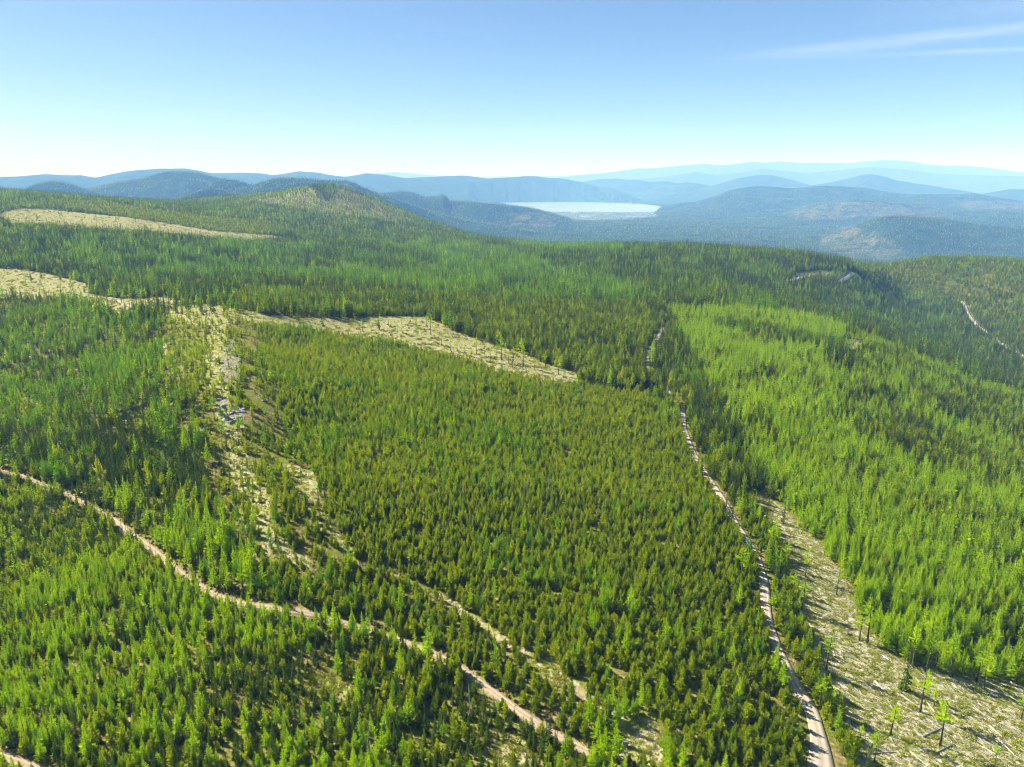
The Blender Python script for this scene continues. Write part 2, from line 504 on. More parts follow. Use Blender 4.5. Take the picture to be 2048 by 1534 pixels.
SPINE = [(420, 650), (455, 650), (462, 700), (470, 740), (448, 790), (492, 830), (482, 880), (502, 930), (532, 1000), (547, 1050), (582, 1100), (625, 1132), (560, 1136), (520, 1080), (490, 1010), (462, 940), (452, 880), (436, 830), (415, 790), (410, 720)]
PATCH = [[(318, 690), (332, 690), (336, 720), (326, 735)], [(560, 930), (625, 940), (640, 1000), (600, 1010)], [(640, 1010), (690, 1060), (720, 1110), (690, 1110), (650, 1060)],
         [(1245, 1450), (1300, 1440), (1330, 1480), (1310, 1540), (1230, 1530), (1180, 1500)], [(1060, 1310), (1100, 1320), (1150, 1370), (1130, 1390), (1080, 1360)],
         [(980, 1490), (1060, 1470), (1080, 1520), (1020, 1545), (960, 1530)], [(620, 1340), (690, 1370), (670, 1400), (610, 1370)],
         [(1672, 684), (1690, 678), (1716, 680), (1726, 698), (1705, 712), (1690, 700)], [(1590, 548), (1640, 540), (1695, 545), (1660, 556), (1600, 560)], [(1585, 556), (1615, 551), (1625, 556), (1596, 562)]]
ROCKY = [[(445, 690), (470, 680), (478, 720), (470, 770), (440, 775), (438, 735)], [(425, 795), (455, 800), (500, 825), (490, 845), (455, 850), (430, 820)], [(500, 770), (560, 830), (540, 840), (490, 790)],
         [(480, 655), (510, 660), (520, 720), (490, 700)]]
TRACK = [(700, 1120), (740, 1133), (790, 1150), (830, 1165), (870, 1186), (905, 1210), (940, 1236), (1000, 1276), (1040, 1302), (1080, 1335), (1130, 1365), (1180, 1400), (1230, 1435), (1290, 1480)]
HILL = [(560, 372), (600, 370), (660, 371), (720, 380), (790, 405), (850, 440), (800, 446), (740, 436), (680, 430), (620, 420), (560, 412), (500, 402), (470, 396), (510, 384)]
ROADS_PX = {
    'gravel_road': ([(1650, 1640), (1643, 1534), (1640, 1490), (1625, 1430), (1605, 1395), (1585, 1360), (1565, 1320), (1550, 1285), (1536, 1245), (1531, 1205), (1529, 1170), (1520, 1130), (1505, 1098), (1488, 1072), (1470, 1045), (1455, 1015), (1436, 985), (1416, 955),
                     (1392, 915), (1376, 880), (1368, 850), (1364, 822), (1350, 797), (1335, 780), (1318, 768), (1304, 752), (1296, 736), (1296, 715), (1304, 694), (1318, 672), (1326, 655)], 2.6),
    'dirt_road': ([(-300, 880), (-120, 915), (-40, 932), (40, 952), (100, 976), (165, 1006), (215, 1032), (270, 1075), (320, 1112), (370, 1155), (420, 1186), (470, 1206), (540, 1217), (600, 1224), (650, 1236), (720, 1256), (770, 1272), (830, 1292), (895, 1322),
                   (940, 1350), (990, 1388), (1050, 1432), (1110, 1470), (1170, 1502), (1235, 1545), (1330, 1620)], 2.15),
    'corner_road': ([(-200, 1440), (-60, 1492), (0, 1513), (50, 1530), (140, 1570)], 2.8),
    'spur_road': ([(1350, 797), (1338, 788), (1318, 782), (1295, 779), (1272, 778)], 4.0),
    'valley_road': ([(1924, 604), (1934, 622), (1944, 640), (1955, 652), (1970, 664), (1985, 676), (2005, 690), (2032, 705), (2090, 735)], 3.8),
    'ridge_road': ([(1578, 566), (1590, 560), (1605, 556), (1622, 553)], 7.5),
    'hairpin_road': ([(1690, 545), (1697, 540), (1704, 535.5), (1712, 534.5)], 5.0),
    'clearing_road': ([(150, 612), (185, 604), (200, 598), (215, 596), (235, 600), (245, 608), (262, 613), (282, 620)], 2.8),
}

def resample(P, step):
    P = np.array(P, float)
    # smooth through the points (Catmull-Rom), then even steps
    Q = []
    for i in range(len(P) - 1):
        p0, p1, p2, p3 = P[max(i - 1, 0)], P[i], P[i + 1], P[min(i + 2, len(P) - 1)]
        for t in np.linspace(0, 1, 12, endpoint=False):
            Q.append(.5 * ((2 * p1) + (p2 - p0) * t + (2 * p0 - 5 * p1 + 4 * p2 - p3) * t * t + (3 * p1 - p0 - 3 * p2 + p3) * t ** 3))
    Q.append(P[-1])
    Q = np.array(Q)
    s = np.concatenate([[0], np.cumsum(np.hypot(*(Q[1:] - Q[:-1]).T))])
    n = max(int(s[-1] / step), 2)
    ss = np.linspace(0, s[-1], n + 1)
    return np.stack([np.interp(ss, s, Q[:, 0]), np.interp(ss, s, Q[:, 1])], 1)

ROADS = {}
for nm, (px, wd) in ROADS_PX.items():
    ROADS[nm] = (resample([hit(u, v)[:2] for u, v in px], 2.0 if nm not in ('valley_road', 'ridge_road', 'hairpin_road') else 6.0), wd)
def at_bearing(u, D):
    a = math.atan2(*[float(q) for q in ray(u, 540)[:2]])
    return D * math.sin(a), D * math.cos(a)
ROADS['hairpin_road'] = (resample([at_bearing(u, D) for u, D in ((1682, 1345), (1690, 1375), (1698, 1410), (1705, 1440), (1713, 1455), (1722, 1450))], 6.0), 5.5)
TRACK_W = resample([hit(u, v)[:2] for u, v in TRACK], 2.0)

def dist_line(x, y, P):
    d = np.full(x.shape, 1e9)
    lo, hi = P.min(0) - 40, P.max(0) + 40
    m = (x > lo[0]) & (x < hi[0]) & (y > lo[1]) & (y < hi[1])
    if not m.any():
        return d
    xs, ys = x[m], y[m]
    best = np.full(xs.shape, 1e9)
    for i in range(len(P) - 1):
        ax, ay = P[i]
        bx, by = P[i + 1] - P[i]
        L = bx * bx + by * by + 1e-9
        t = np.clip(((xs - ax) * bx + (ys - ay) * by) / L, 0, 1)
        best = np.minimum(best, np.hypot(xs - ax - t * bx, ys - ay - t * by))
    d[m] = best
    return d

def jitter(u, v, x, y, D, k=1.0):
    """natural, ragged zone borders: shift the lookup by a few metres of noise"""
    s = FPX / np.maximum(D, 60)
    return (u + (fbm(x / 22, y / 22, 61, 3) - .5) * 14 * k * s, v + (fbm(x / 22, y / 22, 67, 3) - .5) * 7 * k * s * np.clip(150 / np.maximum(D, 60), .05, 1))

def cover(x, y, z):
    """open, rock, dirt, grass shares of the ground"""
    u, v, dep = project(x, y, z)
    D = np.hypot(x, y)
    ok = (dep > 20) & (D < 3600)
    u, v = jitter(u, v, x, y, D, .5)
    op = np.zeros(x.shape)
    rock = np.zeros(x.shape)
    dirt = np.zeros(x.shape)
    grass = np.zeros(x.shape)
    for k, p in OPEN.items():
        op[in_poly(u, v, p) & ok] = 1 if k == 'right' else .60
    op[in_poly(u, v, SPINE) & ok] = .68
    for p in PATCH:
        op[in_poly(u, v, p) & ok] = .8
    for p in ROCKY[:2]:
        rock[in_poly(u, v, p) & ok] = .75
    op[in_poly(u, v, HILL) & (D > 2000) & (D < 3200)] = .55
    dt = dist_line(x, y, TRACK_W)
    op = np.maximum(op, .75 * (1 - smooth(.8, 1.9, dt)) * smooth(.30, .5, fbm(x / 13, y / 13, 35, 2)))
    dirt = np.maximum(dirt, .8 * (1 - smooth(.6, 1.8, dt)) * smooth(.45, .6, fbm(x / 9, y / 9, 33, 2)))
    for nm, (P, wd) in ROADS.items():
        d = dist_line(x, y, P)
        dirt = np.maximum(dirt, 1 - smooth(wd * .5, wd * .5 + .5, d))
    return op, rock, dirt

# ------------------------------------------------------------------ mesh helpers
def mesh_obj(name, verts, faces, mats, parent=None, smooth_shade=False, mat_idx=None, link=True):
    me = bpy.data.meshes.new(name)
    me.from_pydata([tuple(v) for v in verts] if not isinstance(verts, list) else verts, [], faces)
    for m in (mats if isinstance(mats, (list, tuple)) else [mats]):
        me.materials.append(m)
    if mat_idx is not None:
        me.polygons.foreach_set('material_index', np.asarray(mat_idx, np.int32))
    if smooth_shade:
        me.polygons.foreach_set('use_smooth', np.ones(len(me.polygons), bool))
    me.update()
    o = bpy.data.objects.new(name, me)
    if link:
        COL.objects.link(o)
    if parent is not None:
        o.parent = parent
    return o

def tag(o, label, category, group=None, kind=None):
    o['label'] = label
    o['category'] = category
    if group:
        o['group'] = group
    if kind:
        o['kind'] = kind
    return o

def grid_mesh(name, X, Y, Z, mat):
    r, c = X.shape
    me = bpy.data.meshes.new(name)
    me.vertices.add(r * c)
    co = np.stack([X, Y, Z], -1).reshape(-1, 3).astype(np.float32)
    me.vertices.foreach_set('co', co.ravel())
    i = np.arange(r * c).reshape(r, c)
    q = np.stack([i[:-1, :-1], i[:-1, 1:], i[1:, 1:], i[1:, :-1]], -1).reshape(-1, 4)
    me.loops.add(q.size)
    me.polygons.add(len(q))
    me.loops.foreach_set('vertex_index', q.ravel().astype(np.int32))
    me.polygons.foreach_set('loop_start', (np.arange(len(q)) * 4).astype(np.int32))
    me.polygons.foreach_set('use_smooth', np.ones(len(q), bool))
    me.materials.append(mat)
    me.update()
    me.validate()
    o = bpy.data.objects.new(name, me)
    COL.objects.link(o)
    return o

# ------------------------------------------------------------------ ground
def ground_mat():
    m, n, l = new_mat('forest_ground')
    out = N(n, 'ShaderNodeOutputMaterial')
    p = N(n, 'ShaderNodeBsdfDiffuse')
    geo = N(n, 'ShaderNodeNewGeometry')
    at = N(n, 'ShaderNodeAttribute', attribute_name='cover')
    sep = N(n, 'ShaderNodeSeparateColor')
    l.new(at.outputs['Color'], sep.inputs[0])
    at2 = N(n, 'ShaderNodeAttribute', attribute_name='far')
    pos = geo.outputs['Position']
    n1 = noise(n, l, pos, 0.9, 4.0, .65)
    n2 = noise(n, l, pos, 0.09, 3.0)
    n3 = noise(n, l, pos, 3.2, 3.0, .7)
    floor_c = ramp(n, l, n1, [(.30, (0.055, 0.050, 0.022)), (.48, (0.16, 0.14, 0.045)), (.60, (0.27, 0.215, 0.085)), (.72, (0.40, 0.31, 0.15))])
    floor_g = ramp(n, l, n3, [(.35, (0.055, 0.070, 0.012)), (.55, (0.17, 0.19, 0.018)), (.75, (0.33, 0.32, 0.05))])
    fl = mixc(n, l, ramp(n, l, n2, [(.42, (0, 0, 0)), (.58, (1, 1, 1))]), floor_c, floor_g)
    open_a = ramp(n, l, n1, [(.28, (0.17, 0.155, 0.09)), (.42, (0.31, 0.275, 0.165)), (.55, (0.51, 0.455, 0.30)), (.75, (0.68, 0.62, 0.46))])
    open_b = ramp(n, l, n3, [(.32, (0.12, 0.145, 0.035)), (.50, (0.32, 0.34, 0.09)), (.70, (0.52, 0.49, 0.22))])
    opn = mixc(n, l, ramp(n, l, noise(n, l, pos, 0.22, 4.0, .6), [(.44, (0, 0, 0)), (.56, (1, 1, 1))]), open_a, open_b)
    c = mixc(n, l, sep.outputs[0], fl, opn)
    rk = ramp(n, l, n1, [(.3, (0.09, 0.09, 0.08)), (.5, (0.20, 0.19, 0.16)), (.7, (0.36, 0.34, 0.29))])
    c = mixc(n, l, mth(n, l, 'MULTIPLY', sep.outputs[1], ramp(n, l, n2, [(.35, (.3, .3, .3)), (.55, (1, 1, 1))])), c, rk)
    dr = ramp(n, l, n1, [(.3, (0.22, 0.155, 0.095)), (.5, (0.34, 0.25, 0.165)), (.7, (0.46, 0.37, 0.25))])
    c = mixc(n, l, mth(n, l, 'MULTIPLY', sep.outputs[2], ramp(n, l, n3, [(.3, (.35, .35, .35)), (.55, (1, 1, 1))])), c, dr)
    # far forest, too far for single trees
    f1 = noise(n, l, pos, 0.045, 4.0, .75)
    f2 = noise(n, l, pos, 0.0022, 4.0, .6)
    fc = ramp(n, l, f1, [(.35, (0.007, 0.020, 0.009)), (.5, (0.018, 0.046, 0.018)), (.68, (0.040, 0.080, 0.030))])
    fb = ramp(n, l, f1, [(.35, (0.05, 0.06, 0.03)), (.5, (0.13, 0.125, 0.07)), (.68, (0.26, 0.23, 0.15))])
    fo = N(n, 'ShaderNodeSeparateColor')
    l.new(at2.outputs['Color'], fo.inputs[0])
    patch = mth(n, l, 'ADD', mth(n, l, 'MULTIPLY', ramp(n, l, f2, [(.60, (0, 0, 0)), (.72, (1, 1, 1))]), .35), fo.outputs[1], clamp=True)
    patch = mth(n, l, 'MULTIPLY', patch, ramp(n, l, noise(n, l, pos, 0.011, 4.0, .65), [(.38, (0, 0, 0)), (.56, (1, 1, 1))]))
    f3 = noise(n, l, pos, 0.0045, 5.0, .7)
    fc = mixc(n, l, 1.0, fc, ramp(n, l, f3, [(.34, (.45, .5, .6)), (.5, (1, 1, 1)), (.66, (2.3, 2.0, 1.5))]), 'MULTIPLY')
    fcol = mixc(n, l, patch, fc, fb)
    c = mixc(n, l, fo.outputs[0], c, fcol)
    l.new(c, p.inputs['Color'])
    b = N(n, 'ShaderNodeBump')
    b.inputs['Strength'].default_value = 0.6
    b.inputs['Distance'].default_value = 0.35
    l.new(n1, b.inputs['Height'])
    b2 = N(n, 'ShaderNodeBump')
    b2.inputs['Distance'].default_value = 12.0
    l.new(mth(n, l, 'MULTIPLY', fo.outputs[0], 0.8), b2.inputs['Strength'])
    l.new(mth(n, l, 'MULTIPLY_ADD', f3, 7.0, f1), b2.inputs['Height'])
    l.new(b.outputs[0], b2.inputs['Normal'])
    l.new(b2.outputs[0], p.inputs['Normal'])
    l.new(p.outputs[0], out.inputs[0])
    return m

az = np.concatenate([np.radians(np.arange(-180, -46, 3.0)), np.radians(np.arange(-46, 46.001, 0.11)), np.radians(np.arange(48, 180.1, 3.0))])
rr = np.concatenate([[0.5, 8, 20, 32], np.exp(np.arange(math.log(42), math.log(62000), 0.0085))])
AZ, RR = np.meshgrid(az, rr)
GX, GY = RR * np.sin(AZ), RR * np.cos(AZ)
GZm = height(GX, GY)
ground = grid_mesh('ground', GX, GY, GZm, ground_mat())
ground['kind'] = 'structure'
FAR_PALE = [[(1560, 428), (1620, 408), (1680, 402), (1760, 404), (1830, 412), (1905, 424), (1910, 440), (1840, 436), (1740, 432), (1690, 440), (1600, 440)],
            [(1640, 470), (1700, 450), (1760, 470), (1810, 495), (1780, 520), (1700, 515), (1640, 500)],
            [(1020, 425), (1080, 425), (1130, 440), (1100, 455), (1020, 450)], [(1900, 400), (2048, 405), (2048, 425), (1930, 418)],
            [(225, 398), (265, 388), (275, 402), (235, 405)], [(680, 362), (720, 372), (740, 385), (700, 388)]]
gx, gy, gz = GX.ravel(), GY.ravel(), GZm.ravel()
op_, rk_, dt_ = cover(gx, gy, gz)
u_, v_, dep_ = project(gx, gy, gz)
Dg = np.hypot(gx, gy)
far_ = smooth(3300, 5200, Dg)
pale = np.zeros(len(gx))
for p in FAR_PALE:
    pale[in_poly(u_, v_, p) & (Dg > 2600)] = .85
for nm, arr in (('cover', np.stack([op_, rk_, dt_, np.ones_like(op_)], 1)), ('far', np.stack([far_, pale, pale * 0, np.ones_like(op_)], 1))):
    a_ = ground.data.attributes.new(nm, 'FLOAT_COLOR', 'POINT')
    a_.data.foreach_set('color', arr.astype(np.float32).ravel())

# ------------------------------------------------------------------ lake
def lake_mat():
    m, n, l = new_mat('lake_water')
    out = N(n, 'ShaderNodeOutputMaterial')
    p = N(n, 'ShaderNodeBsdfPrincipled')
    p.inputs['Base Color'].default_value = (0.30, 0.38, 0.44, 1)  # pale diffuse colour stands in for sky glare on the water
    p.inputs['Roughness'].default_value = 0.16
    p.inputs['IOR'].default_value = 1.7  # raised above real water to strengthen that glare
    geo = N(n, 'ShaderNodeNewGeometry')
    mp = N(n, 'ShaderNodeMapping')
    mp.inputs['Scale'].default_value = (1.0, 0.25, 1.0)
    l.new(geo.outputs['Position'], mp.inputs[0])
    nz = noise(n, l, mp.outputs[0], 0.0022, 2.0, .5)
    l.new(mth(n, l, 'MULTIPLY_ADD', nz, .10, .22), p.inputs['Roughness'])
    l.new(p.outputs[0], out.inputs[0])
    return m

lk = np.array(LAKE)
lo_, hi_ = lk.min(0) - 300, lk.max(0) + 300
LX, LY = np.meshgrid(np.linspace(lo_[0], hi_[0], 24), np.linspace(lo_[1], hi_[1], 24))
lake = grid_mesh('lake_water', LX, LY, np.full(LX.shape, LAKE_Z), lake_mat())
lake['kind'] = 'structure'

# ------------------------------------------------------------------ roads
def road_mat(name, a, b, c):
    m, n, l = new_mat(name)
    out = N(n, 'ShaderNodeOutputMaterial')
    p = N(n, 'ShaderNodeBsdfDiffuse')
    geo = N(n, 'ShaderNodeNewGeometry')
    uv = N(n, 'ShaderNodeUVMap', uv_map='across')
    sx = N(n, 'ShaderNodeSeparateXYZ')
    l.new(uv.outputs[0], sx.inputs[0])
    t = mth(n, l, 'ABSOLUTE', mth(n, l, 'SUBTRACT', mth(n, l, 'ABSOLUTE', mth(n, l, 'SUBTRACT', sx.outputs[0], .5)), .2))
    wheel = ramp(n, l, t, [(.04, (1, 1, 1)), (.14, (0, 0, 0))])
    n1 = noise(n, l, geo.outputs['Position'], 0.7, 5.0, .65)
    n2 = noise(n, l, geo.outputs['Position'], 0.06, 3.0)
    base = ramp(n, l, n1, [(.3, a), (.7, b)])
    base = mixc(n, l, mth(n, l, 'MULTIPLY', wheel, .55), base, c)
    base = mixc(n, l, mth(n, l, 'MULTIPLY', n2, .5), base, a)
    l.new(base, p.inputs[0])
    l.new(p.outputs[0], out.inputs[0])
    return m

M_GRAVEL = road_mat('road_gravel', (0.31, 0.255, 0.185), (0.45, 0.39, 0.30), (0.58, 0.525, 0.43))
M_DIRT = road_mat('road_dirt', (0.25, 0.185, 0.115), (0.40, 0.315, 0.21), (0.52, 0.43, 0.315))
M_PALE = road_mat('road_pale_gravel', (0.52, 0.46, 0.38), (0.66, 0.60, 0.52), (0.74, 0.69, 0.61))

def build_road(name, P, wd, mat, lift):
    T = np.gradient(P, axis=0)
    T /= np.hypot(T[:, 0], T[:, 1])[:, None] + 1e-9
    Nn = np.stack([T[:, 1], -T[:, 0]], 1)
    s = np.arange(len(P))
    wl_ = wd * .5 * (1 + .35 * (vnoise(s / 6.0, s * 0 + 3, 5) - .5))
    wr_ = wd * .5 * (1 + .35 * (vnoise(s / 6.0, s * 0 + 9, 6) - .5))
    if name == 'gravel_road':               # the road widens towards the near turning place
        grow = 1 + 1.5 * smooth(172, 120, np.hypot(P[:, 0], P[:, 1]))
        wl_, wr_ = wl_ * grow, wr_ * grow
    rows = []
    for k, f in enumerate((-1.12, -1, -.6, -.2, .2, .6, 1, 1.12)):
        w = np.where(f < 0, wl_, wr_) * f
        q = P + Nn * w[:, None]
        z = height(q[:, 0], q[:, 1]) + (lift if abs(f) <= 1 else -.35) - (.05 if abs(f) == 1 else 0)
        rows.append(np.stack([q[:, 0], q[:, 1], z], 1))
    R = np.stack(rows, 0)
    o = grid_mesh(name, R[..., 0], R[..., 1], R[..., 2], mat)
    uvl = o.data.uv_layers.new(name='across')
    vi = np.zeros(len(o.data.loops), np.int32)
    o.data.loops.foreach_get('vertex_index', vi)
    fr = np.array([0, .02, .2, .4, .6, .8, .98, 1.])[vi // len(P)]
    uvl.data.foreach_set('uv', np.stack([fr, (vi % len(P)) * .1], 1).astype(np.float32).ravel())
    o['kind'] = 'structure'
    return o

for nm, (P, wd) in ROADS.items():
    mt = M_GRAVEL if nm in ('gravel_road', 'spur_road', 'clearing_road') else (M_DIRT if nm in ('dirt_road', 'corner_road') else M_PALE)
    Dm = np.hypot(*P.mean(0))
    build_road(nm, P, wd, mt, .22 if Dm < 600 else (.5 if Dm < 1000 else 1.2))

# ------------------------------------------------------------------ tree shapes (height 1, base at the origin)
def tufts(base, d, length, width, out_v, out_f, R):
    """small pointed leaf-like faces: base points (n,3), directions (n,3)"""
    n = len(base)
    d = d / (np.linalg.norm(d, axis=1)[:, None] + 1e-9)
    up = np.tile(np.array([0, 0, 1.0]), (n, 1)) + R.normal(0, .45, (n, 3))
    w = np.cross(d, up)
    w /= np.linalg.norm(w, axis=1)[:, None] + 1e-9
    L = np.asarray(length)[:, None]
    Wd = np.asarray(width)[:, None]
    mid = base + d * L * .45
    P = np.stack([base, mid + w * Wd, base + d * L, mid - w * Wd], 1)
    k = sum(len(q) for q in out_v)
    out_v.append(P.reshape(-1, 3))
    idx = k + np.arange(n * 4).reshape(n, 4)
    out_f.extend(map(tuple, idx.tolist()))

def crown_mesh(kind, seed, lod):
    R = np.random.default_rng(seed * 31 + lod)
    V, F = [], []
    if kind == 'pine':
        Rm, cb, pw, pitch, nb, nt = .225, .04, .62, .55, (100, 44, 20)[lod], (5, 4, 3)[lod]
    elif kind == 'larch':
        Rm, cb, pw, pitch, nb, nt = .152, .14, .80, .18, (110, 46, 20)[lod], (5, 4, 3)[lod]
    elif kind == 'fir':
        Rm, cb, pw, pitch, nb, nt = .102, .03, .95, -.15, (120, 48, 20)[lod], (5, 4, 3)[lod]
    else:                                               # a seed tree left in a clearing: bare stem, thin ragged crown on top
        Rm, cb, pw, pitch, nb, nt = .105, .42 + .12 * R.random(), .55, .10, (60, 34, 16)[lod], (4, 3, 3)[lod]
    t = (np.arange(nb) + R.random(nb)) / nb
    if kind == 'pine':
        t = t ** 1.15
    ang = np.arange(nb) * 2.39996 + R.normal(0, .35, nb)
    prof = (1 - t) ** pw
    if kind == 'pine':
        prof = prof * (.72 + .28 * np.minimum(1, t / .25))
    elif kind == 'seed':
        prof = prof * (.45 + .55 * np.minimum(1, t / .3)) * R.uniform(.35, 1.2, nb)
    # lopsided and uneven, never a clean cone
    lop = 1 + .18 * np.sin(ang + R.random() * 6.28) + .10 * np.sin(2 * ang + t * 7 + R.random() * 6.28)
    rad = Rm * np.maximum(prof, .05) * lop * R.uniform(.66, 1.18, nb)
    z0 = cb + (1 - cb) * t * .97
    pit = pitch + R.normal(0, .16, nb) + (.5 * t if kind in ('pine', 'larch') else .35 * t)
    dirs = np.stack([np.cos(ang) * np.cos(pit), np.sin(ang) * np.cos(pit), np.sin(pit)], 1)
    bx, by = R.normal(0, .006, 2)
    for j in range(nt):
        f = (j + .25 + R.random(nb) * .5) / nt
        b = dirs * (rad * f)[:, None] + np.stack([bx * z0 * 3, by * z0 * 3, z0], 1)
        if kind == 'fir':
            b[:, 2] -= rad * f * f * .25
        side = R.normal(0, .55, nb)
        dd = dirs + np.stack([-np.sin(ang) * side, np.cos(ang) * side, R.normal(.05, .22, nb)], 1)
        ln = np.maximum(rad, Rm * .18) * (.62, .85, 1.15)[lod] * R.uniform(.7, 1.25, nb)
        wd = ln * {'pine': .30, 'larch': .30, 'fir': .36, 'seed': .32}[kind] * (1, 1.15, 1.4)[lod]
        tufts(b, dd, ln, wd, V, F, R)
    # leader
    k = (6, 4, 2)[lod]
    b = np.stack([np.full(k, bx * 3), np.full(k, by * 3), R.uniform(.90, .95, k)], 1)
    tufts(b, np.stack([R.normal(0, .12, k), R.normal(0, .12, k), np.ones(k)], 1), R.uniform(.05, .09, k), np.full(k, .012 * (1, 1.4, 2)[lod]), V, F, R)
    return np.concatenate(V), F

def tube(path, radii, sides):
    V, F = [], []
    for i, (p, r) in enumerate(zip(path, radii)):
        for s in range(sides):
            a = 2 * math.pi * s / sides
            V.append((p[0] + r * math.cos(a), p[1] + r * math.sin(a), p[2]))
    for i in range(len(path) - 1):
        for s in range(sides):
            a, b = i * sides + s, i * sides + (s + 1) % sides
            F.append((a, b, b + sides, a + sides))
    F.append(tuple(range(sides))[::-1])
    F.append(tuple((len(path) - 1) * sides + s for s in range(sides)))
    return V, F

def trunk_mesh(kind, seed, sides=6):
    R = random.Random(seed * 77)
    r0 = {'pine': .016, 'larch': .012, 'fir': .013, 'seed': .0105}[kind]
    path, rad = [], []
    top = .93
    for i in range(5):
        f = i / 4
        path.append((R.uniform(-.004, .004) * (i > 0), R.uniform(-.004, .004) * (i > 0), -.03 + f * (top + .03)))
        rad.append(r0 * (1.35 if i == 0 else 1) * (1 - f) + .0022)
    return tube(path, rad, sides)

KMAT = {'pine': M_PINE, 'larch': M_LARCH, 'fir': M_FIR, 'seed': M_LARCH}
KNAME = {'pine': 'pine_tree', 'larch': 'larch_tree', 'fir': 'fir_tree', 'seed': 'seed_larch'}

def proto(kind, seed, lod, needles=None):
    """crown and trunk in one mesh, for the copies inside a forest mass"""
    v, f = crown_mesh(kind, seed, lod)
    tv, tf = trunk_mesh(kind, seed, 4)
    k = len(v)
    vv = [tuple(p) for p in v] + tv
    ff = f + [tuple(i + k for i in q) for q in tf]
    return mesh_obj(KNAME[kind] + '_shape', vv, ff, [needles or KMAT[kind], M_BARK], mat_idx=[0] * len(f) + [1] * len(tf), link=False)

def scatter_group(shapes, coll_name):
    c = bpy.data.collections.new(coll_name)
    for i, o in enumerate(shapes):
        o.name = 'shape_%02d' % i
        c.objects.link(o)
    ng = bpy.data.node_groups.new(coll_name, 'GeometryNodeTree')
    ng.interface.new_socket('Geometry', in_out='INPUT', socket_type='NodeSocketGeometry')
    ng.interface.new_socket('Geometry', in_out='OUTPUT', socket_type='NodeSocketGeometry')
    n, l = ng.nodes, ng.links
    gi, go = n.new('NodeGroupInput'), n.new('NodeGroupOutput')
    iop = n.new('GeometryNodeInstanceOnPoints')
    ci = n.new('GeometryNodeCollectionInfo')
    ci.inputs['Collection'].default_value = c
    ci.inputs['Separate Children'].default_value = True
    ci.inputs['Reset Children'].default_value = True
    iop.inputs['Pick Instance'].default_value = True
    def attr(nm, t):
        a = n.new('GeometryNodeInputNamedAttribute')
        a.data_type = t
        a.inputs['Name'].default_value = nm
        return a.outputs['Attribute']
    e2r = n.new('FunctionNodeEulerToRotation')
    l.new(attr('turn', 'FLOAT_VECTOR'), e2r.inputs[0])
    l.new(gi.outputs[0], iop.inputs['Points'])
    l.new(ci.outputs[0], iop.inputs['Instance'])
    l.new(attr('shape', 'INT'), iop.inputs['Instance Index'])
    l.new(e2r.outputs[0], iop.inputs['Rotation'])
    l.new(attr('size', 'FLOAT_VECTOR'), iop.inputs['Scale'])
    l.new(iop.outputs[0], go.inputs[0])
    return ng

def scatter_obj(name, pts, shape, turn, size, shapes, label, category):
    me = bpy.data.meshes.new(name)
    n = len(pts)
    me.vertices.add(n)
    me.vertices.foreach_set('co', np.asarray(pts, np.float32).ravel())
    a = me.attributes.new('shape', 'INT', 'POINT')
    a.data.foreach_set('value', np.asarray(shape, np.int32))
    a = me.attributes.new('turn', 'FLOAT_VECTOR', 'POINT')
    a.data.foreach_set('vector', np.asarray(turn, np.float32).ravel())
    a = me.attributes.new('size', 'FLOAT_VECTOR', 'POINT')
    a.data.foreach_set('vector', np.asarray(size, np.float32).ravel())
    o = bpy.data.objects.new(name, me)
    COL.objects.link(o)
    md = o.modifiers.new('scatter', 'NODES')
    md.node_group = scatter_group(shapes, name + '_shapes')
    return tag(o, label, category, kind='stuff')

